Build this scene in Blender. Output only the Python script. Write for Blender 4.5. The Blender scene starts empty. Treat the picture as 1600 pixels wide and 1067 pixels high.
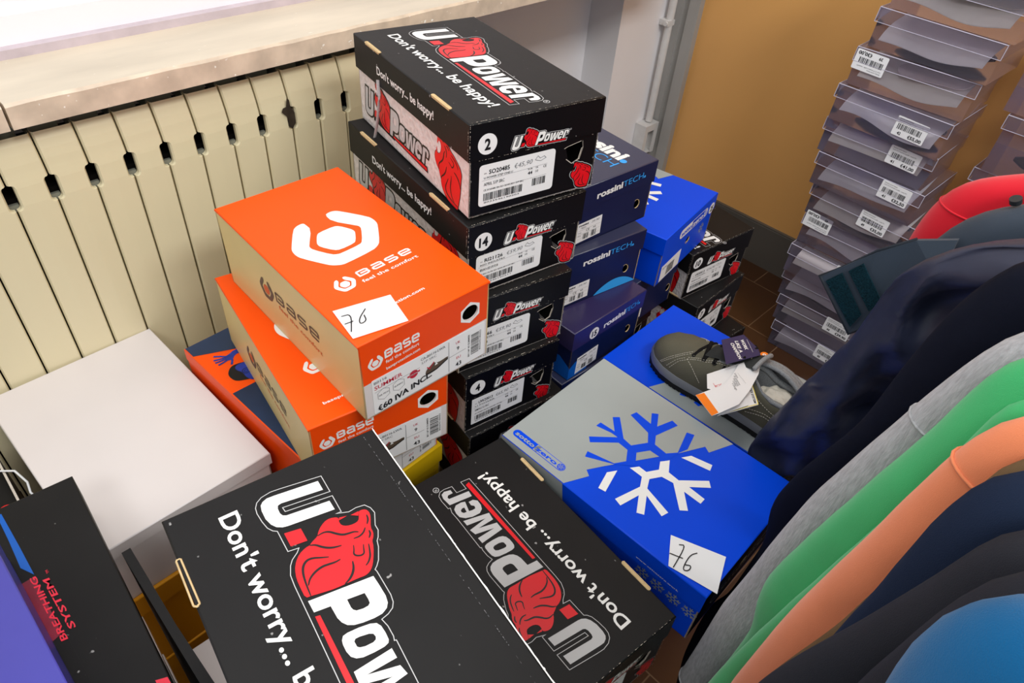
import bpy, bmesh, math, random
from mathutils import Vector, Matrix, noise
from mathutils.geometry import tessellate_polygon

scene = bpy.context.scene
col = scene.collection
# ---------------------------------------------------------------- camera
# world: X runs along the radiator wall, Y towards that wall, Z up, floor at 0
cam_data = bpy.data.cameras.new('camera')
cam_data.sensor_width = 36.0
cam_data.lens = 1124.6 / 1600 * 36.0
cam_data.clip_start = 0.02
cam = bpy.data.objects.new('camera', cam_data)
col.objects.link(cam)
cr = Vector((0.710329, -0.700122, 0.072539)); cu = Vector((0.430962, 0.514083, 0.741614)); cf = Vector((0.556511, 0.495528, -0.666894))
cam.matrix_world = Matrix(((cr.x, cu.x, -cf.x, 0), (cr.y, cu.y, -cf.y, 0), (cr.z, cu.z, -cf.z, 1.35), (0, 0, 0, 1)))
scene.camera = cam
# ---------------------------------------------------------------- light
world = bpy.data.worlds.new('room_light'); scene.world = world; world.use_nodes = True
bg = world.node_tree.nodes['Background']
bg.inputs[0].default_value = (0.97, 0.985, 1.0, 1); bg.inputs[1].default_value = 0.66
def area(name, loc, size, power, color=(1, 1, 1), target=None):
    d = bpy.data.lights.new(name, 'AREA'); d.shape = 'RECTANGLE'; d.size, d.size_y = size
    d.energy = power; d.color = color
    o = bpy.data.objects.new(name, d); col.objects.link(o); o.location = loc
    if target:
        o.rotation_euler = (Vector(target) - Vector(loc)).to_track_quat('-Z', 'Y').to_euler()
    return o
area('ceiling_light', (0.6, -1.2, 2.75), (1.3, 0.4), 44, (1, 0.98, 0.95), (.6, .5, .6))
area('ceiling_light', (-1.2, -0.6, 2.75), (1.3, 0.4), 22, (1, 0.98, 0.95), (.5, .6, .6))
area('ceiling_light', (0.3, 0.5, 2.75), (1.3, 0.4), 15, (1, 0.98, 0.95))  # extra lamp, added to brighten the tan wall and the box tops
scene.view_settings.view_transform = 'Standard'
scene.view_settings.look = 'None'
scene.view_settings.exposure = -0.17
scene.view_settings.gamma = 1.0
scene.view_settings.use_curve_mapping = False
scene.cycles.transparent_max_bounces = 40
random.seed(7)

# ---------------------------------------------------------------- materials
def lin(c):
    return tuple(((x / 255) / 12.92 if x / 255 <= 0.04045 else (((x / 255) + 0.055) / 1.055) ** 2.4) for x in c) + (1,)
MATS = {}
def mat(name, rgb, rough=0.5, spec=0.5, vary=0.0, vscale=20.0, bump=0.0, bscale=200.0, specks=None, metal=0.0, sheen=0.0, coat=0.0, stretch=None):
    if name in MATS: return MATS[name]
    m = bpy.data.materials.new(name); m.use_nodes = True; nt = m.node_tree; N = nt.nodes; b = N['Principled BSDF']
    b.inputs['Base Color'].default_value = lin(rgb); b.inputs['Roughness'].default_value = rough
    b.inputs['Specular IOR Level'].default_value = spec; b.inputs['Metallic'].default_value = metal
    b.inputs['Sheen Weight'].default_value = sheen; b.inputs['Coat Weight'].default_value = coat
    tc = N.new('ShaderNodeTexCoord'); vec = tc.outputs['Object']
    if stretch:
        mp = N.new('ShaderNodeMapping'); mp.inputs['Scale'].default_value = stretch; nt.links.new(vec, mp.inputs[0]); vec = mp.outputs[0]
    cur = None
    if vary:
        n = N.new('ShaderNodeTexNoise'); n.inputs['Scale'].default_value = vscale; n.inputs['Detail'].default_value = 4
        nt.links.new(vec, n.inputs['Vector'])
        r = N.new('ShaderNodeValToRGB'); c = lin(rgb)
        r.color_ramp.elements[0].position = 0.3; r.color_ramp.elements[1].position = 0.7
        r.color_ramp.elements[0].color = tuple(x * (1 - vary) for x in c[:3]) + (1,)
        r.color_ramp.elements[1].color = tuple(min(1, x * (1 + vary)) for x in c[:3]) + (1,)
        nt.links.new(n.outputs[0], r.inputs[0]); nt.links.new(r.outputs[0], b.inputs['Base Color']); cur = r.outputs[0]
    if specks:   # (rgb, scale, threshold): worn paper fibre showing through the print
        n = N.new('ShaderNodeTexNoise'); n.inputs['Scale'].default_value = specks[1]; n.inputs['Detail'].default_value = 2
        nt.links.new(vec, n.inputs['Vector'])
        r = N.new('ShaderNodeValToRGB'); r.color_ramp.elements[0].position = specks[2]; r.color_ramp.elements[1].position = specks[2] + 0.04
        nt.links.new(n.outputs[0], r.inputs[0])
        mx = N.new('ShaderNodeMixRGB'); mx.inputs[1].default_value = lin(rgb); mx.inputs[2].default_value = lin(specks[0])
        if cur: nt.links.new(cur, mx.inputs[1])
        nt.links.new(r.outputs[0], mx.inputs[0]); nt.links.new(mx.outputs[0], b.inputs['Base Color'])
    if bump:
        n = N.new('ShaderNodeTexNoise'); n.inputs['Scale'].default_value = bscale; n.inputs['Detail'].default_value = 3
        nt.links.new(vec, n.inputs['Vector'])
        bp = N.new('ShaderNodeBump'); bp.inputs['Strength'].default_value = bump; bp.inputs['Distance'].default_value = 0.002
        nt.links.new(n.outputs[0], bp.inputs['Height']); nt.links.new(bp.outputs[0], b.inputs['Normal'])
    MATS[name] = m
    return m
def M(n): return MATS[n]
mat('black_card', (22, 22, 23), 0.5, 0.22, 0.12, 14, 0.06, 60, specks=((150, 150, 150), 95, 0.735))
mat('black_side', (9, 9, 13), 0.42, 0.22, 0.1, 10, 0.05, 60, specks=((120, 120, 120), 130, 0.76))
mat('plain_black', (14, 14, 15), 0.5, 0.3)  # on inner box walls and in lid slots it stands in for shade
mat('print_black', (18, 16, 17), 0.4, 0.4)
mat('print_white', (235, 237, 236), 0.4, 0.4)
mat('print_silver', (190, 192, 194), 0.35, 0.5)
mat('print_red', (220, 14, 28), 0.38, 0.45)
mat('print_grey', (120, 122, 126), 0.5, 0.3)
mat('fibre', (198, 190, 178), 0.9, 0.1, 0.15, 300)
mat('cream_card', (205, 180, 135), 0.8, 0.2, 0.1, 150)
mat('dimple_card', (218, 212, 210), 0.45, 0.4, 0.13, 150, 1.0, 150)
mat('label_paper', (232, 234, 236), 0.5, 0.25)
mat('orange_card', (252, 84, 6), 0.38, 0.22, 0.03, 8)
mat('orange_dark', (240, 74, 8), 0.38, 0.2, 0.03, 8)
mat('tan_card', (216, 194, 134), 0.38, 0.35, 0.04, 10)
mat('white_card', (216, 210, 210), 0.5, 0.35, 0.02, 8, 0.05, 30)
mat('blue_card', (0, 70, 220), 0.4, 0.15, 0.02, 8)
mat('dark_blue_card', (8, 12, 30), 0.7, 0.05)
mat('grey_card', (152, 160, 160), 0.35, 0.45, 0.03, 10)
mat('navy_lid', (48, 52, 78), 0.34, 0.5, 0.05, 10, specks=((120, 120, 135), 120, 0.76))
mat('navy_box', (14, 26, 68), 0.36, 0.45, 0.04, 10)
mat('purple_navy', (44, 38, 80), 0.3, 0.5, 0.05, 10)
mat('sky_print', (50, 160, 240), 0.4, 0.4)
mat('mid_blue_print', (0, 92, 190), 0.4, 0.4)
mat('photo_navy', (22, 48, 84), 0.33, 0.45, 0.35, 9)
mat('photo_blue', (28, 52, 150), 0.35, 0.4, 0.5, 40)
mat('ink', (20, 20, 24), 0.5, 0.3)
mat('ink_red', (190, 40, 62), 0.5, 0.3)
mat('ink_brown', (88, 74, 60), 0.5, 0.3)
mat('ink_orange', (206, 90, 40), 0.5, 0.3)
mat('violet_card', (60, 58, 152), 0.35, 0.5, 0.1, 6)
mat('yellow_card', (222, 184, 16), 0.45, 0.4, 0.04, 8)
mat('shaded_yellow_card', (206, 140, 8), 0.45, 0.4, 0.04, 8)  # yellow card darkened: shadow under the white box put into the colour
mat('darkred_patch', (120, 20, 45), 0.3, 0.5, 0.3, 30)  # dark red patch on the black lid
mat('text_red', (238, 44, 70), 0.4, 0.4)

# ---------------------------------------------------------------- mesh helpers
class MB:
    def __init__(s): s.v = []; s.f = []; s.m = []; s.mats = []; s.sm = []
    def mi(s, name):
        m = MATS[name]
        if m not in s.mats: s.mats.append(m)
        return s.mats.index(m)
    def add(s, verts, faces, mt, smooth=False):
        o = len(s.v); k = s.mi(mt); s.v += [tuple(v) for v in verts]
        for f in faces: s.f.append(tuple(i + o for i in f)); s.m.append(k); s.sm.append(smooth)
    def box(s, a, b, mt, mats=None):
        x0, y0, z0 = a; x1, y1, z1 = b
        v = [(x0, y0, z0), (x1, y0, z0), (x1, y1, z0), (x0, y1, z0), (x0, y0, z1), (x1, y0, z1), (x1, y1, z1), (x0, y1, z1)]
        fs = [(0, 3, 2, 1), (4, 5, 6, 7), (0, 1, 5, 4), (1, 2, 6, 5), (2, 3, 7, 6), (3, 0, 4, 7)]  # bottom top -y +x +y -x
        for i, f in enumerate(fs): s.add([v[j] for j in f], [(0, 1, 2, 3)], (mats or {}).get(i, mt))
    def grid(s, P, mt, smooth=True, wrap=False):
        n = len(P); m = len(P[0]); v = [p for r in P for p in r]; f = []
        for i in range(n - 1):
            for j in range(m if wrap else m - 1):
                k = (j + 1) % m
                f.append((i * m + j, i * m + k, (i + 1) * m + k, (i + 1) * m + j))
        s.add(v, f, mt, smooth)
    def tube(s, pts, r, mt, n=8, flat=1.0):
        pts = [Vector(p) for p in pts]; rings = []
        for i, p in enumerate(pts):
            t = (pts[min(i + 1, len(pts) - 1)] - pts[max(i - 1, 0)]).normalized()
            a = t.cross(Vector((0, 0, 1)));
            if a.length < 0.05: a = t.cross(Vector((1, 0, 0)))
            a.normalize(); b = t.cross(a); rr = r[i] if isinstance(r, (list, tuple)) else r
            rings.append([p + a * math.cos(2 * math.pi * k / n) * rr + b * math.sin(2 * math.pi * k / n) * rr * flat for k in range(n)])
        s.grid(rings, mt, True, True)
        s.add(rings[0], [tuple(range(n))], mt); s.add(rings[-1], [tuple(range(n))[::-1]], mt)
    def build(s, name, parent=None, matrix=None):
        me = bpy.data.meshes.new(name); me.from_pydata(s.v, [], s.f)
        for m in s.mats: me.materials.append(m)
        me.polygons.foreach_set('material_index', s.m); me.polygons.foreach_set('use_smooth', s.sm); me.update()
        o = bpy.data.objects.new(name, me); col.objects.link(o)
        if parent: o.parent = parent
        if matrix is not None: o.matrix_world = matrix
        return o
# a frame: (origin, u, v, n) - print coordinates are millimetres along u and v
def FR(o, u, v):
    u = Vector(u); v = Vector(v); return (Vector(o), u, v, u.cross(v))
def at(fr, x, y, h=0.0):
    return fr[0] + fr[1] * (x / 1000) + fr[2] * (y / 1000) + fr[3] * h
def area2(P): return sum(P[i][0] * P[(i + 1) % len(P)][1] - P[(i + 1) % len(P)][0] * P[i][1] for i in range(len(P)))
def poly(mb, fr, pts, mt, layer=0, holes=()):
    h = 0.00022 + 0.00016 * layer
    loops = [[Vector((p[0], p[1], 0)) for p in pts]] + [[Vector((p[0], p[1], 0)) for p in q] for q in holes]
    tris = tessellate_polygon(loops); flat = [p for l in loops for p in l]
    out = []
    for t in tris:
        a = [(flat[i].x, flat[i].y) for i in t]
        out.append(t if area2(a) > 0 else (t[0], t[2], t[1]))
    mb.add([at(fr, p.x, p.y, h) for p in flat], out, mt)
def panel(mb, fr, pts, mt, th, holes=(), rim=None, back=None):
    """solid sheet of thickness th (metres) behind the frame plane, with real holes"""
    loops = [[Vector((p[0], p[1], 0)) for p in pts]] + [[Vector((p[0], p[1], 0)) for p in q] for q in holes]
    tris = tessellate_polygon(loops); flat = [p for l in loops for p in l]
    fa = []; fb = []
    for t in tris:
        a = [(flat[i].x, flat[i].y) for i in t]
        t = t if area2(a) > 0 else (t[0], t[2], t[1]); fa.append(t); fb.append((t[0], t[2], t[1]))
    mb.add([at(fr, p.x, p.y, 0) for p in flat], fa, mt); mb.add([at(fr, p.x, p.y, -th) for p in flat], fb, back or mt)
    for l in loops:
        n = len(l); v = [at(fr, p.x, p.y, 0) for p in l] + [at(fr, p.x, p.y, -th) for p in l]
        mb.add(v, [(i, (i + 1) % n, n + (i + 1) % n, n + i) for i in range(n)], rim or mt)
def stroke(mb, fr, pts, w, mt, layer=0, closed=False, taper=False):
    n = len(pts); P = [Vector((p[0], p[1])) for p in pts]; L = []; R = []
    for i in range(n):
        a = P[(i - 1) % n] if (closed or i > 0) else None; b = P[(i + 1) % n] if (closed or i < n - 1) else None
        d0 = (P[i] - a).normalized() if a is not None else None; d1 = (b - P[i]).normalized() if b is not None else None
        if d0 is None: d0 = d1
        if d1 is None: d1 = d0
        d = d0 + d1
        if d.length < 1e-6: d = d0.copy()
        d.normalize(); nn = Vector((-d.y, d.x)); c = max(0.35, abs(nn.dot(Vector((-d0.y, d0.x)))))
        ww = w / 2 / c
        if taper: ww *= 0.35 + 0.65 * math.sin(math.pi * min(1, max(0, (i + 0.4) / (n - 0.2))))
        L.append(P[i] + nn * ww); R.append(P[i] - nn * ww)
    h = 0.00022 + 0.00016 * layer; v = [at(fr, p.x, p.y, h) for p in L] + [at(fr, p.x, p.y, h) for p in R]
    mb.add(v, [(n + i, n + (i + 1) % n, (i + 1) % n, i) for i in range(n if closed else n - 1)], mt)
def smooth_pts(P, closed=False, k=1):
    for _ in range(k):
        n = len(P); Q = []
        for i in range(n if closed else n - 1):
            a = P[i]; b = P[(i + 1) % n]
            Q += [(a[0] * .75 + b[0] * .25, a[1] * .75 + b[1] * .25), (a[0] * .25 + b[0] * .75, a[1] * .25 + b[1] * .75)]
        if not closed: Q = [tuple(P[0])] + Q + [tuple(P[-1])]
        P = Q
    return P
def smooth_pts3(P, k=2):
    for _ in range(k):
        Q = [P[0]]
        for a, b in zip(P, P[1:]): Q += [tuple(x * .75 + y * .25 for x, y in zip(a, b)), tuple(x * .25 + y * .75 for x, y in zip(a, b))]
        P = Q + [P[-1]]
    return P
TXT = {}
def glyphs(s, bold, shear, res):
    key = (s, bold, shear, res)
    if key in TXT: return TXT[key]
    c = bpy.data.curves.new('lettering', 'FONT'); c.body = s; c.size = 1; c.offset = bold; c.shear = shear; c.resolution_u = res; c.fill_mode = 'FRONT'
    o = bpy.data.objects.new('lettering', c); col.objects.link(o)
    dg = bpy.context.evaluated_depsgraph_get(); me = bpy.data.meshes.new_from_object(o.evaluated_get(dg))
    v = [(p.co.x, p.co.y) for p in me.vertices]; f = [tuple(p.vertices) for p in me.polygons]
    bpy.data.objects.remove(o); bpy.data.curves.remove(c); bpy.data.meshes.remove(me)
    if not v: v = [(0, 0)]
    TXT[key] = (v, f); return TXT[key]
CAP = {}
def text(mb, fr, s, p0, p1, h, mt, layer=1, bold=0.0, shear=0.0, res=2, fit=True):
    """text from baseline point p0 to p1 (mm), cap height h (mm)"""
    if s[0] == '€' and len(s) > 1 and fit:   # the euro sign is drawn by hand
        n = 1.25 / (len(s) + .4); m = (p0[0] + (p1[0] - p0[0]) * n, p0[1] + (p1[1] - p0[1]) * n); d = Vector((m[0] - p0[0], m[1] - p0[1])) * .86; q = d.normalized(); q = Vector((-q.y, q.x)) * h
        T = lambda x, y: (p0[0] + d.x * x + q.x * (y + shear * 0) + d.x * shear * y * .4, p0[1] + d.y * x + q.y * y + d.y * shear * y * .4)
        w = h * (.12 + bold * 2.2)
        stroke(mb, fr, [T(.98, .9), (T(.8, 1.0)), T(.6, .98), T(.38, .8), T(.28, .5), T(.38, .2), T(.6, .02), T(.8, 0), T(.98, .1)], w, mt, layer); stroke(mb, fr, [T(0, .62), T(.85, .62)], w * .8, mt, layer); stroke(mb, fr, [T(0, .38), T(.78, .38)], w * .8, mt, layer)
        s = s[1:].strip(); p0 = m
    v, f = glyphs(s, bold, shear, res)
    cap, _ = glyphs('H', bold, 0, res); ch = max(p[1] for p in cap)
    x0 = min(p[0] for p in v); x1 = max(p[0] for p in v)
    d = Vector((p1[0] - p0[0], p1[1] - p0[1])); ln = d.length; d.normalize(); nn = Vector((-d.y, d.x))
    sy = h / ch; sx = ln / (x1 - x0) if fit else sy
    V = []
    for (x, y) in v:
        q = Vector(p0) + d * ((x - x0) * sx) + nn * (y * sy); V.append(at(fr, q.x, q.y, 0.00022 + 0.00016 * layer))
    F = []
    for t in f:
        a = sum((v[t[i]][0] * v[t[(i + 1) % len(t)]][1] - v[t[(i + 1) % len(t)]][0] * v[t[i]][1]) for i in range(len(t)))
        F.append(t if a > 0 else t[::-1])
    mb.add(V, F, mt)
def rrect(x0, y0, x1, y1, r, n=4):
    P = []
    for cx, cy, a in ((x1 - r, y0 + r, -90), (x1 - r, y1 - r, 0), (x0 + r, y1 - r, 90), (x0 + r, y0 + r, 180)):
        for k in range(n + 1):
            t = math.radians(a + 90 * k / n); P.append((cx + r * math.cos(t), cy + r * math.sin(t)))
    return P
def circ(cx, cy, r, n=28, ry=None, a0=0): return [(cx + r * math.cos(2 * math.pi * k / n + a0), cy + (ry or r) * math.sin(2 * math.pi * k / n + a0)) for k in range(n)]
def barcode(mb, fr, x0, y0, x1, y1, mt='ink', seed=1, layer=1, vert=False):
    rnd = random.Random(seed); x = x0 if not vert else y0; e = x1 if not vert else y1
    while x < e - 0.8:
        w = rnd.choice((0.35, 0.5, 0.8, 1.1))
        q = [(x, y0), (x + w, y0), (x + w, y1), (x, y1)] if not vert else [(x0, x), (x1, x), (x1, x + w), (x0, x + w)]
        poly(mb, fr, q, mt, layer); x += w + rnd.choice((0.35, 0.5, 0.9, 1.3))
def sub(fr, x, y, ang=0.0, sc=1.0, h=0.0):
    """a frame inside a frame, moved by mm, turned by degrees and scaled"""
    a = math.radians(ang); u = (fr[1] * math.cos(a) + fr[2] * math.sin(a)) * sc; v = (-fr[1] * math.sin(a) + fr[2] * math.cos(a)) * sc
    return (at(fr, x, y, h), u, v, fr[3])
def tag(o, label=None, cat=None, group=None, kind=None):
    if label: o['label'] = label
    if cat: o['category'] = cat
    if group: o['group'] = group
    if kind: o['kind'] = kind
    return o
def thing(name, mtx, label, cat, group=None):
    o = bpy.data.objects.new(name, None); col.objects.link(o); o.empty_display_size = 0.05; o.matrix_world = mtx
    return tag(o, label, cat, group)
LOGO = {'lion':[[127.4,71.2],[118.1,71.3],[108.7,71.8],[100.2,74.1],[94.2,77.5],[89.1,82.6],[86.5,88.9],[86.3,92.6],[84.2,95.6],[81.8,101.4],[78.4,103.5],[73.8,108.2],[70.8,114.5],[71.7,120.0],[74.3,123.8],[78.4,122.2],[82.5,122.6],[85.5,126.1],[86.8,131.6],[86.1,136.6],[81.4,139.2],[77.9,140.4],[77.3,143.0],[78.7,146.8],[82.8,148.2],[87.8,147.0],[97.3,142.1],[102.7,141.9],[106.9,139.8],[109.4,137.4],[115.1,135.8],[125.9,130.0],[131.1,126.2],[133.9,122.7],[135.0,118.4],[134.0,112.6],[133.1,101.7],[132.4,93.8],[131.1,87.4],[128.2,75.8]],'teeth':[[[77.0,122.8],[76.4,130.5],[74.5,124.2]],[[77.4,133.4],[77.3,140.7],[81.4,138.7]]],'mane':[[[81.5,101.6],[80.8,107.2],[82.9,111.6],[87.3,115.0],[91.6,119.4],[92.9,124.2],[93.7,128.7],[95.9,131.7]],[[86.3,92.6],[88.4,96.9],[93.3,100.5],[97.1,105.1],[99.0,109.5],[100.1,114.3]],[[128.1,75.3],[115.4,76.4],[106.5,78.0],[100.7,80.7],[97.7,85.1],[98.3,89.9],[101.6,95.7],[104.4,101.2]],[[119.0,77.3],[114.2,80.4],[110.7,86.5],[109.4,93.2],[110.5,98.9],[111.5,103.6],[111.2,108.1]],[[133.1,101.7],[131.2,106.7],[127.7,111.0],[123.3,113.9],[117.9,115.5]],[[99.5,125.4],[100.3,130.4],[98.5,135.2],[94.9,138.3]],[[105.0,122.6],[109.6,120.9],[112.4,119.1],[114.9,119.9],[117.0,123.2],[116.8,126.5],[112.8,128.0],[108.6,129.8]],[[110.4,133.6],[116.4,131.6],[121.6,129.5],[125.7,125.8],[127.2,122.7]],[[84.1,145.0],[88.8,144.2],[92.8,141.1]],[[98.9,139.7],[102.6,139.4],[105.8,136.4]]],'U':[[29.9,124.9],[40.9,124.8],[35.3,88.8],[36.1,85.7],[39.1,84.5],[44.3,84.3],[47.5,85.4],[49.1,87.9],[54.5,124.6],[64.9,124.7],[59.6,85.2],[58.5,81.0],[55.6,76.7],[50.9,73.9],[43.5,72.1],[34.1,72.3],[28.5,73.6],[25.8,76.2],[24.1,80.5],[24.6,86.7]],'dot':[[64.7,79.6],[67.3,93.0],[81.1,92.9],[79.0,79.5]],'P':[[130.9,71.7],[138.7,123.4],[147.6,123.7],[158.9,123.7],[164.8,122.4],[168.5,119.6],[170.7,114.6],[170.6,107.9],[169.2,99.2],[167.3,92.7],[164.6,88.5],[160.5,85.9],[155.5,84.6],[144.0,84.4],[141.8,71.8]],'Ph':[[145.7,97.2],[148.1,111.0],[154.2,111.1],[157.7,110.6],[159.1,108.6],[159.1,104.3],[157.8,99.3],[155.8,97.5],[153.2,96.9]],'O':[[173.2,79.9],[170.5,82.0],[170.0,85.9],[171.0,94.6],[172.8,103.1],[175.1,107.5],[178.9,109.3],[185.4,109.6],[191.3,109.1],[193.5,107.7],[194.5,103.9],[194.2,95.8],[193.1,87.3],[191.1,82.8],[187.8,80.0],[182.6,78.9],[176.7,79.1]],'Oh':[[178.9,87.1],[177.4,88.7],[177.7,92.2],[179.4,98.8],[181.2,101.6],[184.1,102.1],[186.1,101.1],[187.0,98.6],[186.5,92.4],[185.1,88.5],[183.5,87.1]],'W':[[236.1,107.1],[226.5,75.0],[216.2,77.0],[217.1,98.6],[209.8,76.2],[198.9,76.9],[198.4,107.8],[206.7,107.7],[205.8,83.6],[212.8,107.0],[221.1,108.5],[222.8,83.4],[228.4,107.3]],'e':[[254.1,85.0],[253.5,79.0],[249.1,75.0],[241.6,75.7],[236.1,78.5],[232.9,84.2],[234.1,94.2],[237.6,102.3],[243.1,107.2],[249.7,107.5],[255.9,105.9],[259.6,100.8],[259.1,93.0],[257.1,88.3],[243.2,92.9],[241.9,89.0],[241.6,84.3],[245.0,82.9],[248.5,85.7]],'eh':[[250.1,100.2],[251.4,97.2],[250.8,94.3],[244.0,95.9],[244.8,99.5],[247.4,101.1]],'r':[[282.8,105.3],[284.6,100.4],[281.9,92.3],[276.6,92.7],[277.2,99.5],[274.8,102.1],[272.1,101.5],[267.0,75.0],[258.7,76.5],[264.3,106.4],[276.5,107.2]],'ul':[[276.4,72.4],[277.9,66.5],[145.4,71.1],[146.3,74.7]],'reg':[292.5,106.9],'ol':[[69.9,128.3],[50.9,128.9],[45.0,88.7],[40.1,88.3],[45.8,129.1],[26.3,129.5],[20.3,93.2],[19.4,85.5],[20.8,77.0],[24.1,71.8],[28.8,69.0],[34.7,68.1],[44.5,68.7],[52.6,70.1],[57.4,72.8],[59.8,75.8],[82.2,75.7],[83.8,84.4],[87.1,81.5],[91.1,75.7],[95.4,72.4],[103.3,69.1],[113.7,68.2],[146.6,67.2],[281.8,62.6],[284.0,74.6],[271.8,75.3],[274.1,88.4],[285.2,87.7],[287.5,98.2],[287.0,104.9],[282.7,109.5],[275.0,111.0],[261.3,111.0],[260.6,108.3],[254.3,110.8],[242.8,110.9],[195.9,113.6],[194.7,113.6],[194.3,112.2],[190.9,113.3],[181.7,113.5],[174.5,112.1],[173.3,118.3],[170.8,123.3],[166.7,126.1],[160.3,127.4],[136.5,127.7],[134.3,127.2],[132.2,129.9],[128.1,133.5],[117.3,139.1],[111.6,140.8],[109.0,143.1],[102.8,146.3],[97.3,146.4],[85.8,151.8],[79.5,151.0],[74.3,147.9],[72.9,140.6],[73.6,133.6],[71.2,128.0],[69.6,123.8]],'wrench':[[102.7,109.5],[99.7,116.4],[100.4,123.9],[105.1,130.0],[140.0,153.5],[149.2,155.4],[158.6,154.9],[166.8,151.4],[198.2,132.5],[204.7,125.2],[208.9,115.2],[212.6,73.1],[211.0,65.8],[206.3,58.4],[200.9,53.5],[170.2,35.0],[160.5,32.4],[150.4,33.1],[143.0,36.2],[108.9,57.7],[103.8,64.8],[102.1,72.1],[102.9,76.0],[105.8,77.0],[120.9,77.3],[151.9,56.4],[155.9,55.1],[162.4,55.9],[185.5,69.1],[189.3,75.2],[190.1,80.0],[188.2,109.2],[183.9,115.4],[159.0,130.4],[152.4,131.5],[148.1,128.7],[120.9,109.0]],'hex':[[137.7,75.9],[133.7,81.5],[132.6,104.0],[136.2,110.6],[151.2,118.9],[157.6,120.3],[162.6,118.7],[176.7,110.2],[181.6,104.8],[183.0,83.4],[179.3,76.2],[162.6,66.3],[156.3,65.9],[151.6,67.6]],'flake_blue':[[[84.8,87.1],[113.4,115.7],[102.3,115.6],[79.3,110.0],[79.8,119.5],[103.8,121.1],[85.3,140.4],[92.4,148.1],[120.5,120.0],[135.1,118.0],[148.3,139.3],[138.0,154.4],[100.5,163.1],[103.3,173.8],[130.8,171.0],[119.6,189.0],[127.4,195.0],[140.0,173.6],[148.6,199.4],[159.4,197.2],[148.5,158.5],[157.1,144.1],[177.0,142.5],[187.3,155.8],[175.5,196.1],[185.8,200.4],[193.6,171.0],[188.7,156.0],[185.9,133.9],[180.0,125.3],[174.7,130.8],[158.5,130.2],[147.9,113.3],[158.1,97.3],[161.7,94.6],[138.9,74.5],[103.5,55.6],[100.0,65.3],[138.0,75.7],[147.0,90.7],[136.5,107.9],[120.2,108.9],[92.2,80.0]]],'flake_white':[[[157.3,85.5],[164.7,96.5],[176.8,96.4],[186.3,112.2],[179.5,124.8],[187.3,136.3],[198.1,118.3],[214.9,117.0],[243.9,146.7],[251.8,138.6],[230.7,118.2],[255.8,116.9],[255.9,106.8],[230.2,106.9],[250.6,85.4],[242.5,78.0],[212.4,108.0],[195.7,105.0],[186.6,89.7],[193.5,75.2],[234.4,64.3],[231.6,53.6],[199.7,65.4],[214.8,39.0],[206.1,34.3],[192.2,58.2],[185.1,27.9],[174.1,30.9],[185.2,70.5],[177.4,85.4]],[[140.6,56.7],[148.3,69.3],[158.6,30.6],[148.4,28.4]],[[195.7,152.1],[203.4,165.0],[232.6,172.9],[235.7,162.1]]],'note76':[[296.8,13.1],[299.8,24.8],[326.1,7.8],[310.5,9.0],[311.9,19.6],[301.8,42.5],[312.3,27.0],[321.3,22.4],[320.5,32.0],[310.1,35.0]],'C_76':[[270.7,34.0],[277.5,39.7],[283.4,2.9],[269.3,15.8],[284.8,21.6],[293.1,40.7],[288.7,32.6],[290.2,18.5],[293.3,8.1],[299.3,12.6],[297.6,21.1],[290.8,15.7]]}
# ---------------------------------------------------------------- logos
def centroid(P): return (sum(p[0] for p in P) / len(P), sum(p[1] for p in P) / len(P))
def scaled(P, k, c=None):
    c = c or centroid(P); return [(c[0] + (p[0] - c[0]) * k, c[1] + (p[1] - c[1]) * k) for p in P]
LION = smooth_pts(LOGO['lion'], True)
def lion(mb, fr, layer=1, detail=True):
    poly(mb, fr, LION, 'print_red', layer)
    if detail:
        for t in LOGO['teeth']: poly(mb, fr, t, 'print_red', layer)
        for i, l in enumerate(LOGO['mane']): stroke(mb, fr, smooth_pts([tuple(p) for p in l], k=2), 2.1 if i < 5 else 1.6, 'print_black', layer + 1, taper=True)
def lion_badge(mb, fr, layer=1):
    c = (103, 110)
    poly(mb, fr, scaled(LION, 1.16, c), 'print_silver', layer); poly(mb, fr, scaled(LION, 1.11, c), 'print_black', layer + 1); lion(mb, fr, layer + 2)
def power_logo(mb, fr, letters='print_white', outline='print_silver', ow=0.7, layer=1, back=None):
    if back:
        for k in ('U', 'P', 'O', 'W', 'e', 'r', 'lion'):
            stroke(mb, fr, LOGO[k], 7, back, layer, closed=True)
        stroke(mb, fr, LOGO['ul'], 5, back, layer, closed=True)
        poly(mb, fr, [(60, 70), (150, 66), (150, 90), (60, 90)], back, layer); layer += 1
    else:
        stroke(mb, fr, LOGO['ol'], ow, outline, layer, closed=True)
    poly(mb, fr, LOGO['U'], letters, layer); poly(mb, fr, LOGO['dot'], 'print_red', layer)
    poly(mb, fr, LOGO['P'], letters, layer, holes=[LOGO['Ph']]); poly(mb, fr, LOGO['O'], letters, layer, holes=[LOGO['Oh']])
    poly(mb, fr, LOGO['W'], letters, layer); poly(mb, fr, LOGO['e'], letters, layer, holes=[LOGO['eh']]) ; poly(mb, fr, LOGO['r'], letters, layer)
    poly(mb, fr, LOGO['ul'], 'print_red', layer)
    lion(mb, fr, layer)
    if not back:
        x, y = LOGO['reg']; stroke(mb, fr, circ(x, y, 3.6), 0.8, outline, layer, closed=True); text(mb, fr, 'R', (x - 1.7, y - 1.8), (x + 1.8, y - 1.8), 3.8, outline, layer)
def tagline(mb, fr, p0, p1, h, layer=1):
    text(mb, fr, "Don't worry... be happy!", p0, p1, h, 'print_white', layer, bold=0.018, res=4)
def wrench(mb, fr, c1, c2, layer=1):
    poly(mb, fr, smooth_pts(LOGO['wrench'], True), c1, layer); poly(mb, fr, smooth_pts(LOGO['hex'], True), c2, layer)
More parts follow.
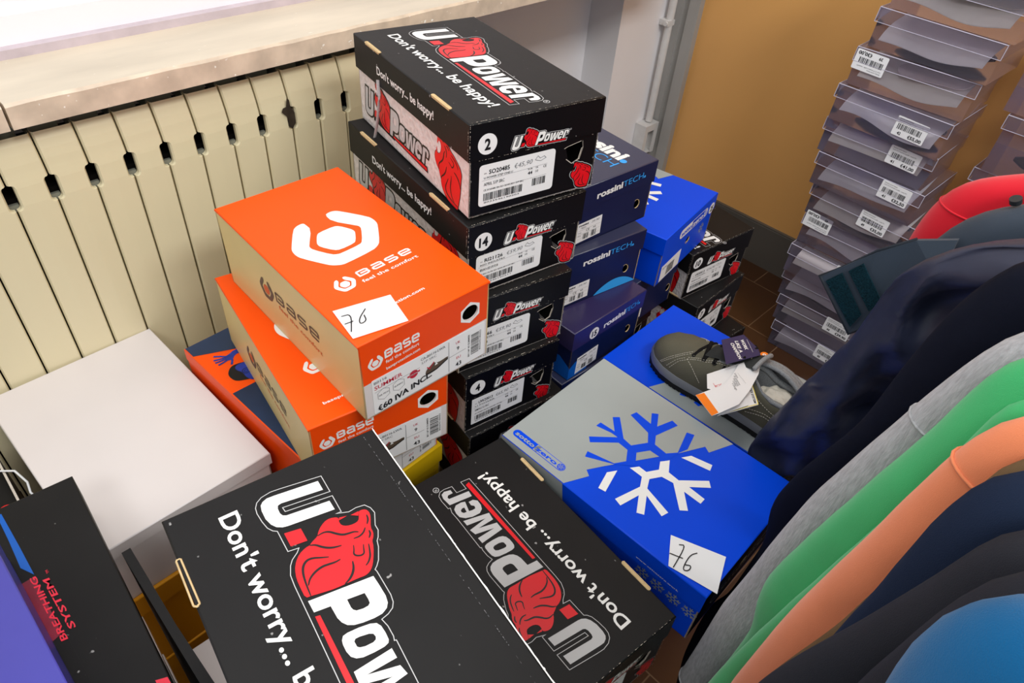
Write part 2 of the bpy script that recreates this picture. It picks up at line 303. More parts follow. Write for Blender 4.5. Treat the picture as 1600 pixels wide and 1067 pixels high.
# letters of the comfort brand, drawn as strokes in a 10 x 10 cell
BASE = {'B': [[(0, 10), (8, 10), (10, 8.4), (10, 6.4), (9, 5), (10, 3.6), (10, 1.6), (8, 0), (0, 0), (0, 10)], [(2.5, 5), (8.5, 5)]],
        'a': [[(0.5, 10), (8.5, 10), (10, 8.5), (10, 0), (1.5, 0), (0, 1.5), (0, 4), (1.5, 5.2), (10, 5.2)]],
        's': [[(10, 10), (1.5, 10), (0, 8.6), (0, 6.4), (1.5, 5), (8.5, 5), (10, 3.6), (10, 1.4), (8.5, 0), (0, 0)]],
        'e': [[(0.4, 5), (10, 5), (10, 8.5), (8.5, 10), (1.5, 10), (0, 8.5), (0, 1.5), (1.5, 0), (9.6, 0)]]}
def base_word(mb, fr, p0, p1, h, mt, layer=1, w=2.6):
    d = Vector((p1[0] - p0[0], p1[1] - p0[1])); ln = d.length; d.normalize(); nn = Vector((-d.y, d.x)); cell = ln / 4.45
    for i, ch in enumerate('Base'):
        for s in BASE[ch]:
            P = []
            for x, y in s:
                q = Vector(p0) + d * (i * cell * 1.15 + 0.13 * cell + x / 10 * cell * 0.78) + nn * (h * (0.13 + y / 10 * 0.74)); P.append((q.x, q.y))
            stroke(mb, fr, P, h * w * .8 / 10, mt, layer, closed=False)
def flake(mb, fr, layer, mb1='blue_card', mw='print_white'):
    for p in LOGO['flake_blue']: poly(mb, fr, p, mb1, layer, holes=[[(166, 105), (176.5, 114), (188, 109), (188.5, 98), (178, 89.5), (167, 94.5)]] if False else ())
    for p in LOGO['flake_white']: poly(mb, fr, p, mw, layer)
def small_flake(mb, fr, cx, cy, r, mt, layer, w=0.12):
    for k in range(6):
        a = math.pi / 3 * k + 0.3; d = Vector((math.cos(a), math.sin(a))); c = Vector((cx, cy))
        stroke(mb, fr, [tuple(c + d * r * .25), tuple(c + d * r)], r * w, mt, layer)
        for s in (-1, 1):
            e = Vector((math.cos(a + s * .7), math.sin(a + s * .7))); stroke(mb, fr, [tuple(c + d * r * .5), tuple(c + d * r * .5 + e * r * .4)], r * w, mt, layer)
    stroke(mb, fr, circ(cx, cy, r * .28, 6), r * w, mt, layer, closed=True)
def pill(mb, fr, x0, y0, x1, y1, ink, paper, layer):
    h = y1 - y0
    poly(mb, fr, rrect(x0, y0, x1, y1, h / 2 - .01, 6), ink, layer)
    xm = x0 + (x1 - x0) * 0.43
    poly(mb, fr, rrect(xm, y0 + h * .07, x1 - h * .07, y1 - h * .07, h * .43, 6), paper, layer + 1)
    poly(mb, fr, [(xm, y0 + h * .07), (xm + h * .5, y0 + h * .07), (xm + h * .5, y1 - h * .07), (xm, y1 - h * .07)], paper, layer + 1)
    text(mb, fr, 'sotto', (x0 + h * .35, y0 + h * .24), (xm - h * .12, y0 + h * .24), h * .52, paper, layer + 2, bold=.03)
    text(mb, fr, 'zero', (xm + h * .12, y0 + h * .24), (x1 - h * 1.02, y0 + h * .24), h * .52, ink, layer + 2, bold=.03)
    poly(mb, fr, circ(x1 - h * .5, y0 + h * .5, h * .4), ink, layer + 2); small_flake(mb, fr, x1 - h * .5, y0 + h * .5, h * .34, paper, layer + 3)

# ---------------------------------------------------------------- labels and notes
def power_label(root, fr, x0, y0, x1, y1, code, l2, l3, price, seed, mt='label_paper', round_=5):
    mb = MB(); W = x1 - x0; H = y1 - y0
    panel(mb, sub(fr, 0, 0, h=0.0008), rrect(x0, y0, x1, y1, round_), mt, 0.0003); f = sub(fr, x0, y0, h=0.0009)
    k = W / 116; kh = H / 60
    T = lambda s, x, y, x2, h, b=0.0, m='ink': text(mb, f, s, (x * k, y * kh), (x2 * k, y * kh), h * kh, m, 0, bold=b)
    T('art.', 7, 47, 11, 2.4); T(code, 14, 46, 45, 6.2, .02); T(l2, 7, 40, 50, 2.8, .01); T(l3, 7, 30, 38, 4.4, .005)
    T('CE ' + code + ' EN ISO 20345:2011 S1P SRC', 7, 22.5, 68, 2.4, .01)
    if price:
        text(mb, f, price, (52 * k, 45 * kh), (80 * k, 46 * kh), 6.5 * kh, 'print_grey', 0, shear=.25)
    T('EUR', 74, 37.5, 81, 2.2); T('44', 74, 30.5, 81, 4.8, .02); T('UK', 86, 37.5, 90, 2.4); T('10', 86, 31.5, 90, 3.4); T('CE', 98, 36, 103, 3.6, .01)
    stroke(mb, f, [(4 * k, 38 * kh), (104 * k, 41 * kh)], .3, 'print_grey', 0); stroke(mb, f, [(48 * k, 24 * kh), (104 * k, 25 * kh)], .3, 'print_grey', 0)
    stroke(mb, f, [(84 * k, 50 * kh), (93 * k, 47 * kh), (101 * k, 50 * kh), (98 * k, 53 * kh), (92 * k, 51 * kh), (88 * k, 55 * kh), (84 * k, 50 * kh)], .7, 'print_grey', 0)
    barcode(mb, f, 7 * k, 8 * kh, 66 * k, 19 * kh, seed=seed, layer=0); barcode(mb, f, 82 * k, 12 * kh, 104 * k, 23 * kh, seed=seed + 9, layer=0)
    T('8033546' + str(190200 + seed), 8, 4.4, 62, 2.2)
    return mb.build('size_label', root)
def number_sticker(root, fr, cx, cy, r, s):
    mb = MB(); panel(mb, sub(fr, 0, 0, h=0.0006), circ(cx, cy, r, 36), 'label_paper', 0.0002)
    w = r * (.62 if len(s) == 1 else 1.05)
    text(mb, sub(fr, 0, 0, h=0.0007), s, (cx - w / 2, cy - r * .52), (cx + w / 2, cy - r * .52), r * 1.05, 'ink', 0, bold=.035, res=4)
    return mb.build('number_sticker', root)

# ---------------------------------------------------------------- shoe boxes
def box_matrix(o, yaw, tx, ty, dims):
    L, W, H = dims; a = math.radians(yaw); t = math.radians(tx); s = math.sin(math.radians(ty))
    ex = Vector((math.cos(a) * math.cos(t), math.sin(a) * math.cos(t), math.sin(t)))
    ey = Vector((-math.sin(a), math.cos(a), 0)) * math.sqrt(1 - s * s) + Vector((0, 0, s)); ey = (ey - ex * ex.dot(ey)).normalized(); ez = ex.cross(ey)
    c = Vector(o) + ex * L / 2 + ey * W / 2 - ez * H
    return Matrix(((ex.x, ey.x, ez.x, c.x), (ex.y, ey.y, ez.y, c.y), (ex.z, ey.z, ez.z, c.z), (0, 0, 0, 1)))
def faces(L, W, H, inset=0.0):
    i = inset
    return {'top': FR((-L / 2, -W / 2, H), (1, 0, 0), (0, 1, 0)), 'end': FR((L / 2 - i, -W / 2, 0), (0, 1, 0), (0, 0, 1)),
            'left': FR((-L / 2, -W / 2 + i, 0), (1, 0, 0), (0, 0, 1)), 'right': FR((L / 2, W / 2 - i, 0), (-1, 0, 0), (0, 0, 1)), 'back': FR((-L / 2 + i, W / 2, 0), (0, -1, 0), (0, 0, 1))}
def nominal(L, W, H, k, inset=0.0):
    return {n: (f[0], f[1] * k, f[2] * k, f[3]) for n, f in faces(L, W, H, inset).items()}
def lid_mesh(mb, L, W, H, hs, mtop, mside, t=0.0016, r=0.0016, msides=None):
    """lid with a rolled rim; hs = depth of the skirt at left, end, right, back"""
    hl, he, hr, hb = hs; x0, x1, y0, y1 = -L / 2, L / 2, -W / 2, W / 2; S = msides or {}
    # top plate with a small chamfer all round
    a = [(x0 + r, y0 + r, H), (x1 - r, y0 + r, H), (x1 - r, y1 - r, H), (x0 + r, y1 - r, H)]
    b = [(x0, y0, H - r), (x1, y0, H - r), (x1, y1, H - r), (x0, y1, H - r)]
    mb.add(a, [(0, 1, 2, 3)], mtop)
    m4 = [(x0 + r * .3, y0 + r * .3, H - r * .3), (x1 - r * .3, y0 + r * .3, H - r * .3), (x1 - r * .3, y1 - r * .3, H - r * .3), (x0 + r * .3, y1 - r * .3, H - r * .3)]
    mb.add(a + m4 + b, [(i + 4, (i + 1) % 4 + 4, (i + 1) % 4, i) for i in range(4)] + [(i + 8, (i + 1) % 4 + 8, (i + 1) % 4 + 4, i + 4) for i in range(4)], mtop, True)
    mb.add([(x0 + t, y0 + t, H - t), (x1 - t, y0 + t, H - t), (x1 - t, y1 - t, H - t), (x0 + t, y1 - t, H - t)], [(3, 2, 1, 0)], 'cream_card')
    for (p, q, ip, iq, h, key) in (((x0, y0), (x1, y0), (x0 + t, y0 + t), (x1 - t, y0 + t), hl, 'left'), ((x1, y0), (x1, y1), (x1 - t, y0 + t), (x1 - t, y1 - t), he, 'end'),
                                   ((x1, y1), (x0, y1), (x1 - t, y1 - t), (x0 + t, y1 - t), hr, 'right'), ((x0, y1), (x0, y0), (x0 + t, y1 - t), (x0 + t, y0 + t), hb, 'back')):
        z = H - h; v = [(*p, z), (*q, z), (*q, H - r), (*p, H - r), (*ip, z), (*iq, z), (*iq, H - t), (*ip, H - t)]
        mb.add(v, [(0, 1, 2, 3), (5, 4, 7, 6)], S.get(key, mside)); mb.add(v, [(4, 5, 1, 0), (1, 5, 6, 2), (4, 0, 3, 7)], 'fibre')
def tray(mb, L, W, H, mt, hole=None, ins=0.003, t=0.0018, end_mt=None, end_ins=None, left_mt=None, rim='fibre'):
    """open box body: floor, four walls, optional thumb hole cut through the end wall"""
    l = L / 2; w = W / 2 - ins; e = l - (ins if end_ins is None else end_ins); H1 = H - 0.003
    mb.box((-l + ins, -w, 0), (e, w, t), mt)
    f = FR((e, -w, 0), (0, 1, 0), (0, 0, 1)); ww = 2000 * w
    panel(mb, f, [(0, 0), (ww, 0), (ww, H1 * 1000), (0, H1 * 1000)], end_mt or mt, t, holes=[hole] if hole else (), rim=rim, back='plain_black')  # inner walls coloured black to imitate the shade inside the box
    f = FR((-l + ins, w, 0), (0, -1, 0), (0, 0, 1)); panel(mb, f, [(0, 0), (ww, 0), (ww, H1 * 1000), (0, H1 * 1000)], mt, t, rim=rim, back='plain_black')
    ll = (e + l - ins) * 1000
    f = FR((-l + ins, -w, 0), (1, 0, 0), (0, 0, 1)); panel(mb, f, [(0, 0), (ll, 0), (ll, H1 * 1000), (0, H1 * 1000)], left_mt or mt, t, rim=rim, back='plain_black')
    f = FR((e, w, 0), (-1, 0, 0), (0, 0, 1)); panel(mb, f, [(0, 0), (ll, 0), (ll, H1 * 1000), (0, H1 * 1000)], left_mt or mt, t, rim=rim, back='plain_black')
def worn(mb, fr, p0, p1, n, w, seed, mt='fibre', layer=6, keep=0.75):
    rnd = random.Random(seed); n = int(n * 2.2); w *= .62
    for i in range(n):
        a = i / n; b = (i + rnd.uniform(.2, 1.1)) / n
        if rnd.random() > keep: continue
        q = [(p0[0] + (p1[0] - p0[0]) * t, p0[1] + (p1[1] - p0[1]) * t) for t in (a, (a + b) / 2, b)]
        stroke(mb, fr, q, w * rnd.uniform(.25, 1.3), mt, layer, taper=True)

def power_box(pose, label, number=None, code='SO20485', l2='U POWER STEP ONE-U', l3='APRIL S1P SRC', price='€45,90', seed=1, group='black safety shoe boxes', topfr=None, tops=True, lidn=True, plain_label=False, lab=True, hole=True, lidh=49, detail=True, slot_far=False, slot_in='cream_card', white_edge=False):
    o, yaw, tx, ty, dims = pose; L, W, H = dims; root = thing('shoe_box', box_matrix(o, yaw, tx, ty, dims), label, 'shoe box', group)
    Hm = H * 1000; Wm = W * 1000; Lm = L * 1000; kk = L / .34; F = nominal(L, W, H, kk); lh = lidh / 1000 * kk; Hm /= kk; Wm /= kk; Lm /= kk
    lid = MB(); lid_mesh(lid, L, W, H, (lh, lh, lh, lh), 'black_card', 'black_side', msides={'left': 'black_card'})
    if tops:
        f = topfr(F['top']) if topfr else sub(F['top'], 7 - (W < .19) * 6, -4 if W > .19 else -12, 1.0, 1.07)
        power_logo(lid, f, letters='print_white' if not topfr or topfr.__name__ != 'e_top' else 'print_silver')
        tagline(lid, f, (22, 40), (277, 38.5), 15.5)
    # finger slots along the left lid edge, torn open; a black fill paints their inner shade
    for x in ((43, 90), (245, 292)):
        f = F['top'] if not slot_far else (at(F['top'], Lm, Wm), -F['top'][1], -F['top'][2], F['top'][3]); rr = random.Random(seed + int(x[0]))
        ring = [at(f, q[0] + rr.uniform(-.3, .3), q[1] - 1.6 + rr.uniform(-.3, .3), .0003) for q in rrect(x[0], .6, x[1], 4.6, 1.9, 3)]
        lid.tube(ring + ring[:1], 0.0009, 'cream_card', 5)
        poly(lid, f, rrect(x[0] + .8, 0.1, x[1] - .8, 2.6, 1.2), slot_in, 3)
        poly(lid, F['left'] if not slot_far else F['right'], rrect(x[0] + .5, Hm - 2.6, x[1] - .5, Hm - .2, 1), slot_in, 3)
    if detail:
        text(lid, F['left'], "Don't worry... be happy!", (78, Hm - 33), (250, Hm - 31), 11.5, 'print_white', 1, bold=.02, res=3)
    ef = F['end']; k = Wm / 202
    sh = (at(ef, 49 * k, Hm - 69), ef[1] * .326 * k, ef[2] * .326 + ef[1] * .055, ef[3])
    power_logo(lid, sh, ow=2.0)
    worn(lid, ef, (.6, Hm - lidh), (.6, Hm), 12, 1.3, seed); worn(lid, ef, (0, Hm - .5), (Wm, Hm - .5), 26, .8, seed + 1, keep=.6)
    worn(lid, ef, (2, Hm - lidh + .3), (Wm, Hm - lidh + .3), 40, .7, seed + 2, keep=.35); worn(lid, F['top'], (Lm - .9, 0), (Lm - .9, Wm), 30, 1.0, seed + 3, keep=.45)
    worn(lid, F['left'], (Lm - .6, Hm - lidh), (Lm - .6, Hm), 10, 1.2, seed + 4)
    if white_edge: worn(lid, F['top'], (0, Wm - .35), (Lm, Wm - .35), 14, 2.4, seed + 9, 'print_white', keep=1.1); stroke(lid, F['top'], [(2, Wm - .5), (Lm, Wm - .5)], 1.1, 'print_white', 5); worn(lid, F['top'], (6, Wm - 12), (Lm, Wm - 12), 60, .8, seed + 12, 'print_grey', keep=.45)
    lid.build('lid', root)
    body = MB(); hp = None
    if hole: hp = [(145 * k, Hm - 62), (150 * k, Hm - 78), (160 * k, Hm - 86), (170 * k, Hm - 82), (174 * k, Hm - 66), (172 * k, Hm - 56), (150 * k, Hm - 60)]
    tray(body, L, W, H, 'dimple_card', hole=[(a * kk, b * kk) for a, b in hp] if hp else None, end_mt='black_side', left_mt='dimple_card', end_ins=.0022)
    FB = nominal(L, W, H, kk, .003); b = FB['left']
    if detail:
        power_logo(body, sub(b, 2, -41, 0, .8), letters='print_silver', back='print_black')
        lf = sub(b, 250 - 71 * 1.16, -71 * 1.16, 0, 1.12); 
        poly(body, lf, scaled(LION, 1.03, (103, 110)), 'print_black', 1); lion(body, lf, 2)
    e2 = FR((L / 2 - .0022, -W / 2, 0), (0, 1, 0), (0, 0, 1)); e2 = (e2[0], e2[1] * kk, e2[2] * kk, e2[3]); lion_badge(body, sub(e2, 160 * k - 71 * .5 * k, -71 * .5, 0, .52 * k))
    if hp: stroke(body, e2, [hp[4], hp[3], hp[2], hp[1]], .9, 'fibre', 1); stroke(body, e2, [hp[5], hp[6], hp[0]], .8, 'fibre', 1)
    worn(body, e2, (3.3, 0), (3.3, Hm - lidh), 10, 1.0, seed + 7); worn(body, e2, (Wm - 3.3, 0), (Wm - 3.3, Hm - lidh), 10, .8, seed + 8)
    worn(body, e2, (3, .5), (Wm - 3, .5), 24, .7, seed + 6, keep=.4)
    body.build('body', root)
    if lab: power_label(root, e2, 16.5 * k, Hm - 119 * (Hm / 131.8), 131 * k, Hm - 59 * (Hm / 131.8), code, l2, l3, price, seed, round_=1 if plain_label else 5)
    if number: number_sticker(root, F['end'], 25.5 * k, Hm - 29, 13.6, number)
    return root

def hexagon(cx, cy, r): return [(cx + r * math.cos(math.radians(30 + 60 * k)), cy + r * math.sin(math.radians(30 + 60 * k))) for k in range(6)]
def base_box(pose, label, seed=1, hand=True, top=True, photo=False, full_label=True, group='orange shoe boxes'):
    o, yaw, tx, ty, dims = pose; L, W, H = dims; root = thing('shoe_box', box_matrix(o, yaw, tx, ty, dims), label, 'shoe box', group)
    F = faces(L, W, H); Hm = H * 1000; Wm = W * 1000; Lm = L * 1000; kx = Wm / 193
    lid = MB()
    if photo:
        lid_mesh(lid, L, W, H, (.022, .004, .022, .022), 'orange_card', 'orange_dark')
        f = F['top']; poly(lid, f, [(1.5, 1.5), (25.6, 1.5), (54, 60), (66, Wm - 2), (1.5, Wm - 2)], 'photo_navy', 1)
        poly(lid, f, [(134, 1.5), (Lm - 2, 1.5), (Lm - 2, Wm - 2), (160, Wm - 2), (143, 100), (135.8, 39)], 'photo_navy', 1)
        # a blue lit figure: arm with spread hand and head with a headphone
        poly(lid, f, smooth_pts([(57.5, 36), (56.5, 45), (53.5, 53), (57, 100), (72, 100), (64.5, 60), (64, 49), (71, 41), (68, 32.5), (61, 32.5)], True), 'photo_blue', 1)
        for q in ([(60.4, 38), (53, 31), (46.4, 23.1)], [(61.1, 36), (58, 27), (54.5, 18.5)], [(63.7, 34), (62.5, 26), (60.8, 17.5)], [(67, 34), (68, 27), (68.2, 18.5)], [(66, 42), (73, 39), (80.1, 33.6)]): stroke(lid, f, q, 3.3, 'photo_blue', 2, taper=False)
        poly(lid, f, smooth_pts([(89, 55), (83.4, 40), (83.0, 29.9), (91.6, 20.2), (100, 16.8), (110.3, 17.5), (116.2, 20.4), (122.1, 30), (128, 44), (120, 70), (100, 78)], True, 2), 'ink', 2)
        poly(lid, f, smooth_pts([(88, 52), (85.5, 39.4), (89.5, 32.5), (97.2, 32.3), (105, 36.4), (121.2, 34), (133, 41), (138, 70), (110, 80), (92, 70)], True, 2), 'photo_blue', 3)
        stroke(lid, f, circ(106, 42, 5.5), 1.1, 'ink', 4, closed=True); stroke(lid, f, circ(106, 42, 2.6), .8, 'ink', 4, closed=True)
    else:
        lid_mesh(lid, L, W, H, (.003, .004, .003, .003), 'orange_card', 'orange_dark')
        f = F['top']; wrench(lid, f, 'print_white', 'print_white')
        if top:
            base_word(lid, f, (246.5, 70), (243, 154), 12.5, 'print_white')
            text(lid, f, 'feel the comfort', (258, 69), (255.5, 153), 5.6, 'print_white', 1, bold=.012)
            wf = (at(f, 247, 49.5), (f[1] * 1 + f[2] * 0) * .235, f[2] * .235, f[3]); wrench(lid, (at(wf, -157, -93), wf[1], wf[2], wf[3]), 'print_white', 'print_white')
            text(lid, f, 'baseprotection.com', (316.5, 33), (313, 120), 4.6, 'print_white', 1, bold=.02)
    lid.build('lid', root)
    body = MB(); hole = circ(162 * kx, 88, 12.6, 28, 11.2)
    ee = FR((L / 2 - .001, -W / 2, 0), (0, 1, 0), (0, 0, 1)); l = L / 2; w = W / 2 - .001; t = .0018; Ht = Hm - 2.2
    body.box((-l + .001, -w, 0), (l - .001, w, t), 'tan_card')
    bands = [([(1, 58 * 1), (Wm - 1, 63), (Wm - 1, Ht), (1, Ht)], 'orange_dark', [hole]), ([(1, 0), (Wm - 1, 0), (Wm - 1, 63), (1, 58)], 'white_card', [])]
    for P, m, hs in bands: panel(body, ee, P, m, t, holes=hs, rim='white_card', back='plain_black')  # black backs imitate the dark inside seen through the hole
    hx = [(162 * kx + (x - 162) * 1.02 * kx, y) for x, y in hexagon(162, 88, 17)]
    poly(body, ee, hx, 'print_white', 1, holes=[hole])
    bk = FR((-l + .001, w, 0), (0, -1, 0), (0, 0, 1)); panel(body, bk, [(0, 0), (2000 * w, 0), (2000 * w, Ht), (0, Ht)], 'tan_card', t, back='plain_black')
    sm = 'orange_dark' if photo else 'tan_card'
    for fr in (FR((-l + .001, -w, 0), (1, 0, 0), (0, 0, 1)), FR((l - .001, w, 0), (-1, 0, 0), (0, 0, 1))):
        panel(body, fr, [(0, 0), (Lm - 2, 0), (Lm - 2, Ht), (0, Ht)], sm, t, back='plain_black')
    if not photo:
        lf = FR((-l, -w, 0), (1, 0, 0), (0, 0, 1)); base_word(body, lf, (146, 57), (257, 60), 18.5, 'ink_brown', w=2.2)
        text(body, lf, 'feel the comfort', (152, 48), (258, 40.5), 7, 'ink_orange', 1, bold=.005)
        wf = (at(lf, 123, 62), lf[1] * .30, lf[2] * .30, lf[3]); q = (at(wf, -157, -93), wf[1], wf[2], wf[3]); 
        wq = (at(lf, 123, 62) + (wf[1] * .157 * 0), -wf[2], wf[1], wf[3]); q = (at(wq, -157, -93), wq[1], wq[2], wq[3]); wrench(body, q, 'ink_brown', 'ink_orange')
    eb = sub(ee, 0, 0)
    base_word(body, eb, (34 * kx, 85), (84 * kx, 86.5), 13.5, 'print_white'); text(body, eb, 'feel the comfort', (35 * kx, 77), (83 * kx, 79), 5, 'print_white', 1, bold=.012)
    text(body, eb, 'baseprotection.com', (35 * kx, 66.5), (84 * kx, 70), 4.4, 'print_white', 1, bold=.02)
    wf = (at(eb, 21 * kx, 86), eb[2] * -.17, eb[1] * .17, eb[3]); wrench(body, (at(wf, -157, -93), wf[1], wf[2], wf[3]), 'print_white', 'print_white')
    body.build('body', root)
    mb = MB(); f = sub(ee, 0, 0, h=.0006); x1 = 187 if full_label else 182
    panel(mb, f, rrect(13 * kx, 3, x1 * kx, 60.5, 2), 'label_paper', .0003)
    T = lambda s, x, y, x2, h, m='ink', b=.0, ly=1: text(mb, f, s, (x * kx, y), (x2 * kx, y + (x2 - x) * .02), h, m, ly, bold=b)
    T('B0116', 16, 53, 34, 4, 'print_grey', .015); T('SUMMER', 16, 43.5, 56, 6.2, 'ink_red', .008); T('CA-B0116-LWA', 84, 51, 122, 4.2, 'print_grey', .015); T('S1P SRC', 85, 44.5, 108, 3.8, 'print_grey')
    stroke(mb, f, [(16 * kx, 39.5), (82 * kx, 41.5)], .5, 'print_grey', 1); stroke(mb, f, [(127.5 * kx, 5), (127.5 * kx, 57)], .6, 'print_grey', 1); stroke(mb, f, [(128 * kx, 30), (155 * kx, 31)], .6, 'print_grey', 1)
    T('UK', 139, 47, 146, 4.2, 'ink_red'); T('9', 140.5, 36, 144.5, 6, 'ink', .015); T('EU', 140, 20.5, 147, 4.2, 'ink_red'); T('43', 138.5, 7.5, 148, 7, 'ink', .015)
    barcode(mb, f, 164 * kx, 14, 177 * kx, 50, seed=seed, layer=1, vert=True); text(mb, f, '8056045180003', (180.5 * kx, 15), (180.5 * kx, 50), 2.6, 'ink', 1); text(mb, f, 'B0116P 43 SUMMER', (161.5 * kx, 13), (161.5 * kx, 52), 2.6, 'ink', 1, bold=.01)
    stroke(mb, f, hexagon(28 * kx, 31, 9.5), .5, 'print_grey', 1, closed=True); stroke(mb, f, hexagon(50 * kx, 32, 9.5), .5, 'print_grey', 1, closed=True)
    T('AIR TECH', 21, 29.6, 35, 2.4); T('SLIMFIT', 43.5, 30.8, 56.5, 2.4); poly(mb, f, circ(72.5 * kx, 36, 6.5), 'ink_red', 1); poly(mb, f, [(63 * kx, 34), (82 * kx, 35.4), (82 * kx, 38.4), (63 * kx, 37)], 'ink_red', 1); T('STRONG', 66, 35, 79, 2, 'print_white', 0, 2)
    # small printed picture of a strapped shoe
    poly(mb, f, smooth_pts([(90, 24), (93, 20.5), (108, 22), (125, 30), (127, 33), (125, 35), (116, 33.5), (108, 34), (103, 38), (99, 35), (92, 31)], True), 'ink_brown', 1)
    stroke(mb, f, [(91, 22.5), (108, 23.5), (126, 31)], 2.2, 'ink', 2); stroke(mb, f, [(93, 35), (97, 30), (104, 38.5)], 1.5, 'ink_red', 2); poly(mb, f, [(105, 31), (110, 31.5), (107, 36)], 'print_white', 2)
    if hand: text(mb, f, '€ 60 IVA INCL.', (19 * kx, 5), (100 * kx, 16), 9, 'ink', 2, bold=.03, shear=.12, res=4)
    mb.build('size_label', root)
    return root

def rossini_box(pose, label, seed=1, number=None, top=False, lidc='navy_lid', arc=None, group='dark blue shoe boxes', full=True):
    o, yaw, tx, ty, dims = pose; L, W, H = dims; root = thing('shoe_box', box_matrix(o, yaw, tx, ty, dims), label, 'shoe box', group)
    kk = L / .34; F = nominal(L, W, H, kk); Hm = H * 1000 / kk; Wm = W * 1000 / kk; Lm = L * 1000 / kk
    lid = MB(); lh = .046 * kk; lid_mesh(lid, L, W, H, (lh, lh, lh, lh), lidc, 'navy_box' if lidc == 'navy_lid' else lidc)
    f = F['end']
    if full:
        s_ = 29 if number else 0; text(lid, f, 'rossini', (62 + s_, Hm - 34), (128 + s_, Hm - 31), 13.5, 'print_white', 1, bold=.035, res=4); text(lid, f, 'TECH', (129 + s_ * .9, Hm - 31), (183 + s_ * .5, Hm - 28), 12, 'sky_print', 1, bold=-.004, res=4); poly(lid, f, circ(187 + s_ * .5, Hm - 26, 2.6), 'sky_print', 1)
    if top:
        f = F['top']; text(lid, f, 'rossini', (150, 150), (302, 150), 34, 'print_white', 1, bold=.045, res=4); poly(lid, f, circ(309, 154, 7), 'sky_print', 1); text(lid, f, 'TECH', (215, 118), (311, 118), 24, 'sky_print', 1, bold=-.01, res=4)
    worn(lid, F['end'], (0, Hm - .5), (Wm, Hm - .5), 30, .7, seed, 'print_grey', 3, .4)
    lid.build('lid', root)
    body = MB(); hole = circ(180, 41, 8, 20, 10); tray(body, L, W, H, 'navy_box', hole=[(x * kk, y * kk) for x, y in hole], end_ins=.002, rim='cream_card')
    e2 = FR((L / 2 - .002, -W / 2, 0), (0, 1, 0), (0, 0, 1)); e2 = (e2[0], e2[1] * kk, e2[2] * kk, e2[3]); stroke(body, e2, circ(180, 41, 8.4, 20, 10.4)[:8], 1, 'cream_card', 1)
    if arc == 'end': poly(body, e2, [(105, 1)] + [(105 + 110 * t, 1 + 24 * math.sin(math.pi * t) ** .8) for t in [i / 12 for i in range(1, 12)]] + [(Wm - 3, 1)], 'sky_print', 1)
    if arc == 'corner':
        poly(body, e2, [(3, 30), (20, 42), (48, 40), (60, 25), (60, 2), (3, 2)], 'mid_blue_print', 1); b = nominal(L, W, H, kk, .003)['left']; poly(body, b, [(Lm - 2, 34), (Lm - 30, 50), (Lm - 75, 44), (Lm - 90, 2), (Lm - 2, 2)], 'mid_blue_print', 1)
    body.build('body', root)
    mb = MB(); f = sub(e2, 0, 0, h=.0006); panel(mb, f, [(24, 6), (88, 9), (87, 50), (25, 48)], 'label_paper', .0003)
    text(mb, f, 'rossini', (28, 42), (52, 42), 4.2, 'ink', 1, bold=.03); text(mb, f, 'TECH', (34, 36), (46, 36), 3, 'ink', 1); text(mb, f, '39,90', (60, 41), (80, 42), 4.5, 'print_grey', 1, shear=.3)
    for i in range(3): stroke(mb, f, [(27, 33 - i * 9), (84, 34 - i * 9)], .35, 'print_grey', 1)
    text(mb, f, 'CE', (48, 27), (57, 27), 5, 'ink', 1); text(mb, f, '43', (66, 28), (73, 28), 4, 'ink', 1); text(mb, f, 'Cod.', (28, 27), (36, 27), 2.6, 'ink', 1); text(mb, f, 'Mod.', (28, 20), (36, 20), 2.6, 'ink', 1)
    barcode(mb, f, 42, 11, 57, 23, seed=seed, layer=1); barcode(mb, f, 63, 11, 76, 24, seed=seed + 4, layer=1); mb.build('size_label', root)
    if number: number_sticker(root, F['end'], 62, Hm - 31, 13.5, number)
    return root

